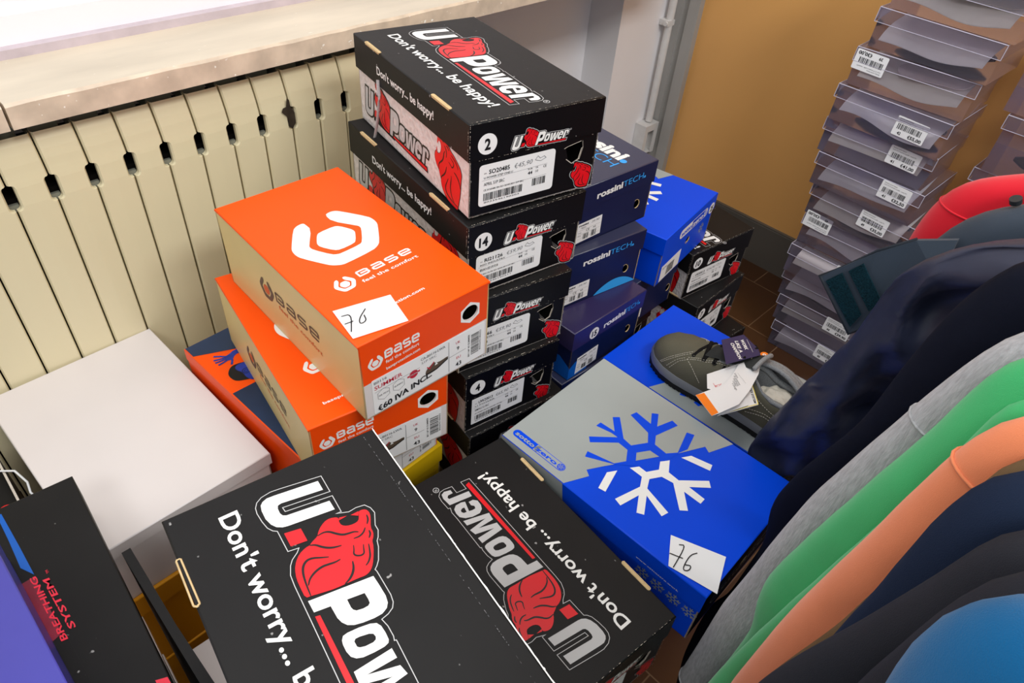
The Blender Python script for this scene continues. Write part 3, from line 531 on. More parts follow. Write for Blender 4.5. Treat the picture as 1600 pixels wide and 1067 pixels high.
def sotto_box(pose, label, seed=1, number=None, mirror=False, group='blue and grey shoe boxes', endinfo=True):
    o, yaw, tx, ty, dims = pose; L, W, H = dims; root = thing('shoe_box', box_matrix(o, yaw, tx, ty, dims), label, 'shoe box', group)
    kk = L / .3331; F = nominal(L, W, H, kk); Hm = H * 1000 / kk; Wm = W * 1000 / kk; Lm = L * 1000 / kk
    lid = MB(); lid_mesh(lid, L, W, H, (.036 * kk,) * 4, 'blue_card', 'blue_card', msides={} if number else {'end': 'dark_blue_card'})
    f = F['top'] if not mirror else (at(F['top'], Lm, Wm), -F['top'][1], -F['top'][2], F['top'][3])
    gx = [(.8, .8), (112, .8), (128, 34.4), (119, 40), (131, 61.3), (139, 74.5), (189, 156), (208, 193.5), (217.3, 188.2), (233, Wm - .8), (.8, Wm - .8)]
    poly(lid, f, gx, 'grey_card', 1); flake(lid, f, 2)
    s = F['left'] if not mirror else F['right']; poly(lid, s, [(0, Hm - 36), (117, Hm - 36), (111, Hm), (0, Hm)], 'grey_card', 1)
    pill(lid, f, 7, 11.5, 99, 24.5, 'blue_card', 'grey_card', 2)
    if not mirror and not number: text(lid, F['left'], 'www.sottozero.work', (237, Hm - 27), (301, Hm - 29), 3.4, 'print_white', 2)
    lid.build('lid', root)
    body = MB(); hole = circ(117, Hm - 59, 8, 20, 6.5)
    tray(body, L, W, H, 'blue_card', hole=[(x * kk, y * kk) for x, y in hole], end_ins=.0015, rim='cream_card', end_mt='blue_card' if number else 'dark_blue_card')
    e2 = FR((L / 2 - .0014, -W / 2, 0), (0, 1, 0), (0, 0, 1)); e2 = (e2[0], e2[1] * kk, e2[2] * kk, e2[3]); b = nominal(L, W, H, kk, .003)['left']
    if number:
        stroke(body, e2, circ(117, Hm - 59, 8.4, 20, 7)[10:], 1, 'cream_card', 1)
        small_flake(body, e2, 181, 47, 12, 'grey_card', 1)
    else:
        stroke(body, e2, rrect(40, 34, 190, 62, 13.9, 6), 1.2, 'print_grey', 1, closed=True); text(body, e2, 'sottozero', (54, 41), (172, 41), 12, 'print_grey', 1, bold=-.005)
    poly(body, b, [(0, 0), (130, 0), (117, Hm - 37), (0, Hm - 37)], 'grey_card', 1)
    if not number and not mirror:
        for i in range(4): small_flake(body, b, 250 + i * 24, 58 - i, 11, 'grey_card', 2)
    body.build('body', root)
    if number:
        mb = MB(); fl = MB(); g = FR((L / 2, -W / 2, 0), (0, 1, 0), (0, 0, 1)); g = (g[0], g[1] * kk, g[2] * kk, g[3]); pill(fl, g, 66, Hm - 35, 189, Hm - 15, 'print_white', 'blue_card', 1); fl.build('printed_logo', root)
        fr = sub(e2, 0, 0, h=.0008); panel(mb, fr, [(16, 3), (98, 4), (96, 40), (15, 39)], 'label_paper', .0003); barcode(mb, fr, 40, 8, 72, 30, seed=seed); text(mb, fr, 'SZ 41', (20, 30), (36, 30), 4, 'ink', 1); mb.build('size_label', root)
        number_sticker(root, g, 221 * Wm / 226 - 12, Hm - 28, 12, number)
    return root

def plain_box(pose, label, lidm, bodym, lidh=.03, group=None, name='shoe_box', extra=None, lid_prints=None):
    o, yaw, tx, ty, dims = pose; L, W, H = dims; root = thing(name, box_matrix(o, yaw, tx, ty, dims), label, 'shoe box', group)
    lid = MB(); lid_mesh(lid, L, W, H, (lidh,) * 4, lidm, lidm)
    if lid_prints: lid_prints(lid, faces(L, W, H))
    lid.build('lid', root)
    body = MB(); tray(body, L, W, H, bodym); body.build('body', root)
    return root
# ================================================================ the room
mat('wall_white', (246, 244, 246), 0.6, 0.3, 0.03, 3, 0.12, 40)
mat('return_shade_white', (236, 236, 238), 0.6, 0.3, 0.03, 3, 0.12, 40)  # wall white darkened a little: shade on the return put into the colour
mat('window_white', (240, 240, 246), 0.3, 0.5)
mat('dusty_lip', (196, 184, 192), 0.5, 0.3, 0.1, 30)
mat('marble', (204, 194, 174), 0.3, 0.5, 0.13, 7, 0.03, 60, specks=((240, 236, 225), 130, 0.73), stretch=(.6, 2.4, 2.4))
mat('marble_face', (208, 192, 172), 0.38, 0.45, 0.16, 30, 0.1, 90, specks=((248, 246, 240), 90, 0.68))
mat('radiator_paint', (220, 210, 176), 0.3, 0.5, 0.03, 4)
mat('radiator_core', (120, 122, 112), 0.5, 0.4, 0.1, 30)
mat('hole_shade', (10, 9, 8), 0.9, 0.1)  # near-black standing in for shade in radiator gaps and eyelets
mat('jamb_grey', (168, 166, 162), 0.35, 0.5, 0.1, 12, stretch=(1, 1, .1))
mat('tan_paint', (226, 170, 100), 0.35, 0.4, 0.03, 2)
mat('skirting_grey', (92, 88, 82), 0.35, 0.5, 0.06, 5)
mat('pipe_white', (225, 224, 222), 0.4, 0.4, 0.05, 30, 0.2, 80)
mat('ceiling_white', (235, 235, 232), 0.8, 0.2)
def struct(name, mb): return tag(mb.build(name), kind='structure')
# floor: small brown tiles with pale grout, laid procedurally
fm = mat('floor_tile', (72, 46, 26), 0.28, 0.5)
nt = fm.node_tree; N = nt.nodes; tc = N.new('ShaderNodeTexCoord'); mp = N.new('ShaderNodeMapping'); mp.inputs['Location'].default_value = (-0.155 + .0015, -0.0385, 0)
bk = N.new('ShaderNodeTexBrick'); bk.offset = 0.5; bk.inputs['Scale'].default_value = 1; bk.inputs['Brick Width'].default_value = .214; bk.inputs['Row Height'].default_value = .21; bk.inputs['Mortar Size'].default_value = .0016; bk.inputs['Mortar Smooth'].default_value = .2
bk.inputs['Color1'].default_value = lin((74, 47, 27)); bk.inputs['Color2'].default_value = lin((64, 40, 23)); bk.inputs['Mortar'].default_value = lin((112, 88, 66))
mp.inputs['Rotation'].default_value = (0, 0, math.pi / 2)
nt.links.new(tc.outputs['Object'], mp.inputs[0]); nt.links.new(mp.outputs[0], bk.inputs['Vector']); nt.links.new(bk.outputs[0], N['Principled BSDF'].inputs['Base Color'])
mb = MB(); mb.box((-1.6, -2.6, -.05), (2.045, 1.40, 0), 'floor_tile'); struct('floor', mb)
mb = MB(); mb.box((-1.6, 1.385, 0), (1.757, 1.50, .90), 'wall_white'); mb.box((-1.6, 1.385, 1.45), (1.757, 1.50, 2.9), 'wall_white'); struct('wall_back', mb)
mb = MB(); mb.box((1.757, 1.27, 0), (2.2, 1.50, 2.9), 'wall_white', {5: 'return_shade_white'}); struct('wall_corner', mb)
mb = MB(); mb.box((2.035, -2.6, 0), (2.15, 1.178, 2.9), 'tan_paint'); struct('wall_right', mb)
mb = MB()
mb.box((2.012, 1.178, 0), (2.1, 1.215, 2.9), 'jamb_grey'); mb.box((2.022, 1.215, 0), (2.1, 1.235, 2.9), 'jamb_grey'); mb.box((2.012, 1.235, 0), (2.1, 1.27, 2.9), 'jamb_grey'); struct('trim_1', mb)
mb = MB(); mb.box((2.020, -2.6, 0), (2.035, 1.178, .138), 'skirting_grey'); mb.box((2.024, -2.6, .138), (2.035, 1.178, .143), 'skirting_grey'); struct('baseboard_right', mb)
# window: bottom rail and sash standing on the sill
mb = MB(); mb.box((-1.6, 1.150, .936), (1.757, 1.40, .948), 'dusty_lip'); mb.box((-1.6, 1.166, .948), (1.757, 1.40, .985), 'window_white')
mb.box((-1.6, 1.176, .985), (1.757, 1.40, 1.09), 'window_white'); mb.box((-1.6, 1.180, 1.09), (1.757, 1.40, 1.095), 'dusty_lip'); mb.box((-1.6, 1.176, 1.095), (1.757, 1.40, 1.50), 'window_white'); struct('window_1', mb)
# marble sill in two slabs with a chipped joint
def sill(x0, x1, name, seed):
    mb = MB(); rnd = random.Random(seed); n = max(2, int((x1 - x0) / .03)); top = []; f1 = []; f2 = []; bot = []
    for i in range(n + 1):
        x = x0 + (x1 - x0) * i / n; j = rnd.uniform(-.0008, .0008)
        top.append((x, 1.19, .936)); f1.append((x, 1.0135 + j, .936)); f2.append((x, 1.010, .9325 + j)); bot.append((x, 1.010, .9035))
    mb.grid([top, f1], 'marble', False); mb.grid([f1, f2], 'marble_face', True); mb.grid([f2, bot], 'marble_face', False)
    mb.add([(x0, 1.01, .9035), (x1, 1.01, .9035), (x1, 1.19, .9035), (x0, 1.19, .9035)], [(0, 1, 2, 3)][::-1], 'marble')
    mb.add([(x0, 1.19, .936), (x0, 1.0135, .936), (x0, 1.01, .932), (x0, 1.01, .9035), (x0, 1.19, .9035)], [(0, 1, 2, 3, 4)], 'marble_face')
    mb.add([(x1, 1.19, .936), (x1, 1.0135, .936), (x1, 1.01, .932), (x1, 1.01, .9035), (x1, 1.19, .9035)], [(4, 3, 2, 1, 0)], 'marble_face')
    return struct(name, mb)
sill(.171, 1.757, 'trim_2', 1); sill(-1.2, .1675, 'trim_3', 2)

# ---------------------------------------------------------------- radiator
rad = thing('radiator', Matrix.Translation((.3, 1.06, 0)), 'cream painted panelled radiator with black finger slots, under the marble sill', 'radiator')
def bend(z): return 0.0 if z < .795 else ((z - .795) / .083) ** 2 * .020
def fin():
    mb = MB(); p = .0526; h = p / 2 - .0012; rows = []; zs = [.12, .5, .787]
    zs += [.787 + .006 * (1 - math.cos(math.pi / 2 * k / 4)) for k in range(1, 5)] + [.818] + [.818 + .006 * math.sin(math.pi / 2 * k / 4) for k in range(1, 5)] + [.832, .845, .857, .868, .878]
    def notch(z):
        if z <= .787 or z >= .824: return 0
        if z < .793: return .006 * math.sqrt(max(0, 1 - ((.793 - z) / .006) ** 2))
        if z > .818: return .006 * math.sqrt(max(0, 1 - ((z - .818) / .006) ** 2))
        return .006
    F = []; Bk = []
    for z in zs:
        w = h - notch(z); y = bend(z) - .03
        F.append([(-w, y + .003, z), (-w + .002, y, z), (0, y - .0004, z), (w - .002, y, z), (w, y + .003, z)]); Bk.append([(-w, y + .010, z), (w, y + .010, z)])
    mb.grid(F, 'radiator_paint', False); mb.grid([[f[0], b[0]][::-1] for f, b in zip(F, Bk)], 'radiator_paint', False); mb.grid([[f[-1], b[1]] for f, b in zip(F, Bk)], 'radiator_paint', False)
    y = bend(.878) - .03; mb.box((-h + .001, y + .018, .86), (h - .012, y + .06, .886), 'radiator_core')
    return mb.build('fin', rad)
f0 = fin(); first = True; f0.matrix_parent_inverse = Matrix()
for k in range(-9, 13):
    o = f0 if first else f0.copy()
    if not first: col.objects.link(o); o.parent = rad
    first = False; o.location = (.141 + .0263 + k * .0526 - .3, 0, 0)
mb = MB()
for k in range(-10, 12):
    x = .141 + .0526 * (k + 1) - .3; mb.box((x - .02, -.014, .12), (x + .02, .05, .80), 'hole_shade'); mb.box((x - .0062, -.0195, .782), (x + .0062, .03, .7925), 'radiator_core')
mb.box((-.64, .02, .12), (.52, .06, .85), 'hole_shade'); mb.build('shaded_core', rad)  # dark backing that makes the gaps between fins look shaded

mb = MB(); mat('rust_chip', (58, 50, 42), .9, .1, .3, 60); fr = (Vector((.555 - .3, -.0312, 0)), Vector((1, 0, 0)), Vector((0, 0, 1)), Vector((0, -1, 0)))
poly(mb, fr, [(-12, 821), (-9, 827), (-3, 828), (0, 842), (4, 838), (5, 826), (11, 815), (11, 798), (4, 789), (-2, 796), (-3, 811)], 'rust_chip', 1); mb.build('chipped_patch', rad)

# ---------------------------------------------------------------- pipe and junction box
t = thing('wall_pipe', Matrix.Translation((1.975, 1.25, .6)), 'white painted pipe running up the wall corner beside the tan panel', 'pipe')
mb = MB(); mb.tube([(0, -.003, -.27), (0, -.002, .2), (0, -.003, 1.4)], .0115, 'pipe_white', 12); mb.build('pipe', t)
mb = MB(); mb.box((-.022, -.013, .038), (.012, .019, .054), 'pipe_white'); mb.tube([(-.027, -.006, .046), (-.0221, -.006, .046)], .007, 'pipe_white', 10); mb.build('clamp', t)
t = thing('junction_box', Matrix.Translation((1.97, 1.27, .25)), 'small white wall junction box with open front at foot of pipe', 'junction box')
mb = MB(); mb.box((-.0345, -.012, -.0295), (.0345, -.001, .0745), 'pipe_white')
for a, b in (((-.035, -.040, -.030), (-.031, -.0011, .0708)), ((.031, -.040, -.030), (.035, -.0011, .0708)), ((-.0353, -.0402, .071), (.0353, -.0012, .0752)), ((-.0348, -.0398, -.0303), (.0348, -.0013, -.0262)), ((-.035, -.044, -.0302), (-.018, -.0403, .0705)), ((.018, -.044, -.0302), (.035, -.0403, .0705)), ((-.0353, -.0442, .0707), (.0353, -.0404, .0752)), ((-.0179, -.0438, .052), (.0179, -.0404, .0706))): mb.box(a, b, 'pipe_white')
mb.build('shell', t)

# ================================================================ the shoe boxes
def drop(p, dz=-.05):
    o, yaw, tx, ty, d = p; return ((o[0], o[1], o[2] + dz), yaw, tx, ty, d)
BX = {
'A': ([0.6095, 0.9075, 1.02], -102.24, 1.0, 0.1, [0.338, 0.2022, 0.1275]), 'A2': ([0.5868, 0.9056, 0.8915], -99.12, 0.1, -0.1, [0.3424, 0.1974, 0.1167]),
'A3': ([0.582, 0.8935, 0.7735], -101.5, 0, 0, [0.34, 0.1936, 0.1273]), 'A4': ([0.5752, 0.88, 0.647], -99.68, 0, 0, [0.34, 0.1753, 0.1239]),
'A5': ([0.568, 0.868, 0.5231], -98.3, 0, 0, [0.34, 0.1936, 0.1245]),
'B': ([0.3324, 0.8571, 0.8546], -92.58, 0.1, 1.2, [0.3494, 0.1933, 0.1240]), 'J': ([0.319, 0.8806, 0.7307], -100.1, 0.25, 0.24, [0.3447, 0.1954, 0.1237]),
'R1': ([0.9149, 1.0146, 0.7681], -95.38, 0, 0.18, [0.34, 0.2192, 0.1261]), 'R2': ([0.9087, 0.9983, 0.6421], -99.53, 0, 0, [0.34, 0.2192, 0.1246]),
'R3': ([0.8465, 0.9339, 0.5174], -90.8, 0, 0, [0.34, 0.2191, 0.1274]), 'S': ([0.9423, 0.8683, 0.6944], -81.03, 0, 0, [0.3331, 0.2255, 0.1089]),
'M': ([1.2214, 0.9044, 0.5658], -98.04, -0.2, 0.31, [0.34, 0.1974, 0.1193]), 'M2': ([1.1725, 0.8647, 0.4464], -88.53, 0, 0, [0.34, 0.1947, 0.1245]),
'C': ([0.4996, 0.447, 0.6218], -88.31, -0.44, 0.35, [0.342, 0.234, 0.1117]), 'C2': ([0.8148, 0.5069, 0.5368], -88.2, 0, 0, [0.3331, 0.2253, 0.1091]),
'D': ([0.0612, 0.423, 0.8702], -99.28, -0.2, -0.22, [0.34, 0.1936, 0.1245]), 'E': ([0.3102, 0.4678, 0.6164], -95.92, 0.11, -0.13, [0.333, 0.1907, 0.126]),
'F': ([-0.0005, 1.0233, 0.5723], -88.51, 0, 0, [0.3612, 0.2488, 0.1222]), 'I': ([0.255, 0.9057, 0.6081], -86.89, 0, 0, [0.34, 0.22, 0.12]),
}
BX = {k: drop(v) for k, v in BX.items()}
def far(p, s):   # same box judged nearer or farther: position and size together
    o, y, tx, ty, d = p; return ((o[0] * s, o[1] * s, 1.35 + (o[2] - 1.35) * s), y, tx, ty, tuple(v * s for v in d))
for k, s in (('R1', .9), ('R2', .9), ('R3', .9), ('S', 1.07), ('M', 1.05), ('M2', 1.05)): BX[k] = far(BX[k], s)
def below(p, n=1, dx=0.0, dy=0.0, yaw=None, h=None):
    o, y, tx, ty, d = p; return ((o[0] + dx, o[1] + dy, o[2] - d[2] * n), y if yaw is None else yaw, 0, 0, (d[0], d[1], h or d[2]))
def e_top(f):
    rev = (at(f, BX['E'][4][0] * 1000, BX['E'][4][1] * 1000), -f[1], -f[2], f[3]); return sub(rev, -1.7, 2.0, 1.6, 1.075)
G1 = 'black boxes in the tall stack with a number 2 box on top'
power_box(BX['A'], 'black shoe box with white number 2 sticker, topmost of the tall stack', '2', 'SO20485', 'U POWER STEP ONE-U', 'APRIL S1P SRC', '€45,90', 3, G1, topfr=lambda f: sub(f, 7, -4, 1.6, 1.09))
power_box(BX['A2'], 'black shoe box with white number 14 sticker, second in the tall stack', '14', 'RI21126', 'RED INDUSTRY', 'BERLINO 6 ESD S1PS FO SR', '€59,90', 11, G1, tops=False)
power_box(BX['A3'], 'black shoe box, third in the tall stack, just below the number 14 box', None, 'RI20066', 'RED INDUSTRY', 'PARIS ESD S1PS FO SR', '€59,90', 21, G1, tops=False)
power_box(BX['A4'], 'black shoe box with white number 4 sticker, fourth in the tall stack', '4', 'UW20013', 'U POWER', 'SIMPLE S3 SRC', '€65,90', 31, G1, tops=False, plain_label=True)
power_box(BX['A5'], 'black shoe box with a grey label, below the number 4 box', None, 'RR20224', 'RED LION', 'POINT S1 PLUS S1 SRC', None, 41, G1, tops=False)
power_box(below(BX['A5'], 1, .006, 0, h=.1165), 'black shoe box in shade, sixth down the tall stack', None, 'UM20013', 'U POWER', 'MIAMI S3 SRC', None, 42, G1, tops=False, lab=False)
p = BX['A5']; p7 = ((p[0][0], p[0][1], p[0][2] - .1245 - .1165), -99, 0, 0, (.34, .1936, .1165)); power_box(p7, 'black shoe box in deep shade near the floor, seventh down the tall stack', None, seed=43, group=G1, tops=False, lab=False, detail=False)
p8 = ((p[0][0], p[0][1], p7[0][2] - .1165), -98, 0, 0, (.34, .1936, p7[0][2] - .1165)); power_box(p8, 'black shoe box standing on the floor, lowest of the tall stack', None, seed=44, group=G1, tops=False, lab=False, detail=False)
power_box(BX['D'], 'large black shoe box in the foreground, lid printed with a red lion head', None, seed=51, group='black boxes lying in the foreground', topfr=lambda f: sub(f, 0, 0), detail=False, slot_in='plain_black', white_edge=True)
power_box(BX['E'], 'black shoe box with its lettering upside down, between the foreground box and blue snowflake box', None, seed=55, group='black boxes lying in the foreground', topfr=e_top, detail=False, slot_far=True)
G2 = 'orange boxes stacked by the radiator'
base_box(BX['B'], 'bright orange shoe box with handwritten 76 note, topmost of the orange stack', 3, group=G2)
base_box(BX['J'], 'bright orange shoe box with tan side, second in the orange stack', 8, hand=False, full_label=False, group=G2)
base_box(BX['I'], 'orange shoe box with dark blue lid picture of a raised hand, third of its stack', 12, hand=False, photo=True, group=G2)
G3 = 'dark blue boxes stacked behind the black ones'
rossini_box(BX['R1'], 'dark blue shoe box with white lettering on its lid, topmost of the dark blue stack', 2, top=True, group=G3)
rossini_box(BX['R2'], 'dark blue shoe box with a pale blue arc on its end, second of its stack', 5, arc='end', group=G3)
rossini_box(BX['R3'], 'purplish navy shoe box with white number 15 sticker, third in the dark blue stack', 7, number='15', lidc='purple_navy', arc='corner', group=G3)
q = below(BX['R3'], 1, 0, 0, -93, .112)
rossini_box(q, 'dark blue shoe box in shade directly below the number 15 box', 9, group=G3)
q = below(q, 1, 0, 0, -91, .112); rossini_box(q, 'dark blue shoe box in deep shade, fifth down the dark blue stack', 9, group=G3)
q = below(q, 1, 0, 0, -92, q[0][2] - q[4][2]); rossini_box(q, 'dark blue shoe box standing on the floor, lowest of the dark blue stack', 9, group=G3)
G4 = 'bright blue boxes with snowflakes'
sotto_box(BX['S'], 'bright blue shoe box with white number 25 sticker, far stack by the tan wall', 4, number='25', group=G4)
sotto_box(BX['C'], 'blue and grey shoe box with a large snowflake and a handwritten 76 note', 5, group=G4)
sotto_box(BX['C2'], 'blue and grey shoe box carrying the grey lace-up shoe', 6, mirror=True, group=G4)
G5 = 'black boxes near the brown floor tiles'
power_box(BX['M'], 'black shoe box with white number 10 sticker, topmost of the far black stack', '10', 'UE20013', 'U POWER', 'PIANO S3 SRC', '€54,90', 61, G5, topfr=lambda f: sub(f, 30, -20, 0, 1.07))
power_box(BX['M2'], 'black shoe box turned slightly, directly below the number 10 box', '7', 'UE20063', 'U POWER', 'FORTE S3 SRC', None, 63, G5, tops=False)
q = below(BX['M2'], 1, .035, -.03, -96, .122); power_box(q, 'black shoe box low in the far stack, third from its top', None, 'UE20', 'U POWER', 'S3 SRC', None, 65, G5, tops=False)
q = below(q, 1, -.01, .01, -92, q[0][2] - q[4][2]); power_box(q, 'black shoe box standing on the tiles, lowest of the far black stack', None, seed=66, group=G5, tops=False, lab=False)
# navy box under the number 25 one, with a white inside showing through its hole
zs_ = BX['S'][0][2] - BX['S'][4][2]
q = ((1.0, .948, zs_), -89, 0, 0, (.34, .2, .122)); rossini_box(q, 'dark navy shoe box under the bright blue number 25 box', 13, full=False, group=G3)
q2 = ((.982, .972, zs_ - .122), -90, 0, 0, (.34, .196, .122)); power_box(q2, 'black shoe box with partly hidden lettering, two below the number 25 box', None, seed=71, group=G5, tops=False)
q3 = below(q2, 1, 0, 0, -89, .122); power_box(q3, 'black shoe box hidden in shade, three below the number 25 box', None, seed=72, group=G5, tops=False, lab=False, detail=False)
q4 = below(q3, 1, 0, 0, -90, q3[0][2] - q3[4][2]); power_box(q4, 'black shoe box on the floor below the number 25 box', None, seed=73, group=G5, tops=False, lab=False, detail=False)
# white lidded box by the radiator, on a yellow one
plain_box(BX['F'], 'plain white shoe box with a loose lid beside the radiator', 'white_card', 'white_card', .022)
z = BX['F'][0][2] - .1222
q = ((.008, 1.005, z), -88.5, 0, 0, (.345, .232, .175)); plain_box(q, 'yellow shoe box directly under the plain white box', 'shaded_yellow_card', 'shaded_yellow_card', .04, 'yellow boxes at the bottom of the pile')
q = below(q, 1, 0, 0, -88.5, .115); plain_box(q, 'yellow shoe box, second below the plain white box', 'shaded_yellow_card', 'shaded_yellow_card', .04, 'yellow boxes at the bottom of the pile')
q = below(q, 1, 0, 0, -88.5, q[0][2] - q[4][2]); plain_box(q, 'yellow shoe box on the floor, third below the plain white box', 'shaded_yellow_card', 'shaded_yellow_card', .04, 'yellow boxes at the bottom of the pile')
q = below(BX['I'], 1, .012, .0, -88, .125); plain_box(q, 'yellow shoe box under the orange stack, one corner showing', 'yellow_card', 'yellow_card', .04, 'yellow boxes at the bottom of the pile')
q = below(q, 1, 0, 0, -88, .125); plain_box(q, 'yellow shoe box, second from the floor under the orange stack', 'yellow_card', 'yellow_card', .04, 'yellow boxes at the bottom of the pile')
q = below(q, 1, 0, 0, -88, q[0][2] - q[4][2] ); plain_box(q, 'white shoe box standing on the floor under the orange stack', 'white_card', 'white_card', .03)
# carriers under the foreground boxes
def pile(p, tops, lab, group, dx=0.0, dy=0.0, kind='black', ln=None):
    q = below(p, 1, dx, dy); zb = q[0][2]; n = max(1, round(zb / .124)); h = zb / n
    for i in range(n):
        qq = ((q[0][0], q[0][1], zb - i * h - .0006), p[1] + (0.8 if i % 2 else -.6), 0, 0, (ln or p[4][0] - .004, p[4][1] - .004 - dx, h - .0006))
        plain_box(qq, lab % ('directly under it', 'second under it', 'third under it', 'fourth under it', 'fifth under it', 'sixth under it')[i], 'black_card' if kind == 'black' else 'blue_card', 'black_side' if kind == 'black' else 'blue_card', .045, group)
pile(BX['D'], 1, 'black shoe box hidden beneath the big foreground lion box, %s', 'black boxes under the foreground box')
pile(BX['E'], 1, 'black shoe box hidden beneath the upside down lettered box, %s', 'black boxes under the upside down lettered box', .0, -.004, ln=.25)
pile(BX['C'], 1, 'black shoe box hidden beneath the snowflake box with the note, %s', 'black boxes under the snowflake box', .012, -.004, ln=.24)
pile(BX['C2'], 1, 'blue shoe box hidden beneath the box carrying the shoe, %s', 'blue boxes under the shoe box with the shoe', .0, .0, 'blue')
# bottom left corner
def g_prints(lid, F):
    f = F['top']
    poly(lid, f, [(10, 118), (22, 117), (52, 118.5), (97, 119.7), (114, 128.9), (66, 125.6), (39, 123.4), (10, 121)], 'mid_blue_print', 1)
    poly(lid, f, [(118, 114), (145, 112), (203, 112), (204, 122), (201, 130.4), (196, 132), (116.5, 128.3)], 'darkred_patch', 1)
    text(lid, f, 'SYSTEM', (201.7, 145.5), (125.8, 139.8), 6, 'text_red', 2, bold=.02, shear=.1); text(lid, f, 'TM', (121, 142), (116, 141.5), 2.4, 'text_red', 2)
    text(lid, f, 'BREATHING', (210, 135.5), (116, 129.5), 6, 'text_red', 2, bold=.02, shear=.1)
    stroke(lid, f, [(209, 135.6), (259, 139.2), (330, 144)], .7, 'plain_black', 1)
    poly(lid, f, [(305, 188), (309, 198.6), (330, 199), (330, 188)], 'text_red', 2)
gx = Matrix.Rotation(math.radians(-94.5), 4, 'Z'); L_, W_, H_ = .345, .2, .12
gp = ((.037 - .2 * math.cos(math.radians(-4.5)), .731 + .2 * math.sin(math.radians(4.5)), .60), -94.5, 0, 0, (L_, W_, H_))
plain_box(gp, 'matt black shoe box with red lettering, left of the black foreground box', 'black_card', 'black_side', .04, lid_prints=g_prints)
qq = gp
for i, s in enumerate(('directly under', 'second under', 'third under', 'lowest under')):
    qq = ((gp[0][0], gp[0][1], gp[0][2] - .12 * (i + 1)), -94.5, 0, 0, (L_, W_ - .004, .1198)); plain_box(qq, 'plain grey shoe box %s the black box with red lettering' % s, 'white_card', 'white_card', .03, 'plain boxes under the black box with red lettering')
hp_ = ((-.053 - .22, .66, .70), -90, 0, 0, (.36, .22, .0995))
plain_box(hp_, 'violet blue shoe box cut off by the bottom left corner', 'violet_card', 'violet_card', .05)
# open black box with a red lion and white lace at the far left
o = Vector((-.016, .98, .545)); kp = ((-.235, .975, .4785), -91.5, 0, 0, (.175, .215, .1))
root = thing('shoe_box', box_matrix(*kp), 'open black shoe box with red lion head, behind the matt black box at far left', 'shoe box')
mb = MB(); tray(mb, .175, .215, .103, 'black_side', ins=.001, t=.003, rim='fibre'); f = FR((-.0875, -.1075, .08), (1, 0, 0), (0, 1, 0)); mb.box((-.084, -.103, .07), (.084, .103, .08), 'black_card'); lion(mb, sub(f, 30, 90, 0, .9), 1); mb.build('body', root)
mb = MB(); mb.tube([(-.06, .93, .465), (-.03, .925, .478), (-.012, .90, .487), (-.006, .872, .484), (-.009, .86, .475), (-.004, .845, .468), (.003, .815, .455)], .0016, 'label_paper', 6); tag(mb.build('shoe_lace'), 'thin white lace lying over the edge of the open black box', 'lace')
q = below(kp, 1, .0, 0, -91.5, .3785 - .002); plain_box(((q[0][0], q[0][1], .3783), -91.5, 0, 0, (.175, .215, .126)), 'black shoe box under the open black box, topmost', 'black_card', 'black_side', .04, 'black boxes under the open one')
plain_box(((q[0][0], q[0][1], .2522), -91.5, 0, 0, (.175, .215, .126)), 'black shoe box under the open black box, middle', 'black_card', 'black_side', .04, 'black boxes under the open one')
plain_box(((q[0][0], q[0][1], .1261), -91.5, 0, 0, (.175, .215, .126)), 'black shoe box under the open black box, on the floor', 'black_card', 'black_side', .04, 'black boxes under the open one')
# grey shoe cord hanging out from under the topmost black lid
mat('cord_grey', (176, 172, 172), .8, .1, .1, 300, .4, 600)
ma = box_matrix(*BX['A']); La, Wa, Ha = BX['A'][4]; fa = (ma @ Vector((-La / 2, -Wa / 2, 0)), ma.to_3x3() @ Vector((1, 0, 0)), ma.to_3x3() @ Vector((0, 0, 1)), ma.to_3x3() @ Vector((0, -1, 0)))
mb = MB(); mb.tube([at(fa, x, y, h) for x, y, h in smooth_pts3([(82, 88, .001), (84, 81, .0025), (90, 68, .004), (86, 45, .005), (76, 12, .006), (66, -15, .008), (50, -38, .009), (30, -60, .009), (8, -78, .008)])], .0026, 'cord_grey', 8, .6)
tag(mb.build('cord'), 'grey shoe cord hanging down from under the topmost black lid', 'cord')
# a loose black lid standing on edge between the boxes
t = thing('loose_lid', Matrix.Translation((.046, .49, .33)), 'loose black cardboard lid standing upright beside the matt black box', 'box lid')
mb = MB(); a = Vector((-.012, .098, 0)); 
mb.grid([[(-.010, .098, -.33), (-.010, .098, .270)], [(.000, .098, -.33), (.000, .098, .270)], [(-.004, -.02, -.33), (-.004, -.02, .270)], [(-.004, -.16, -.33), (-.004, -.16, .270)], [(-.016, -.16, -.33), (-.016, -.16, .270)], [(-.013, -.02, -.33), (-.013, -.02, .270)], [(-.010, .098, -.33), (-.010, .098, .270)]], 'plain_black', False)
mb.add([(-.010, .098, .270), (.000, .098, .270), (-.004, -.02, .270), (-.004, -.16, .270), (-.016, -.16, .270), (-.013, -.02, .270)], [(5, 4, 3, 2, 1, 0)], 'black_card'); mb.build('panel', t)
q = ((.0525, .578, .35), -92, 0, 0, (.11, .15, .35)); plain_box(q, 'tall white box standing in the gap behind the black foreground box', 'white_card', 'white_card', .03, name='white_box')
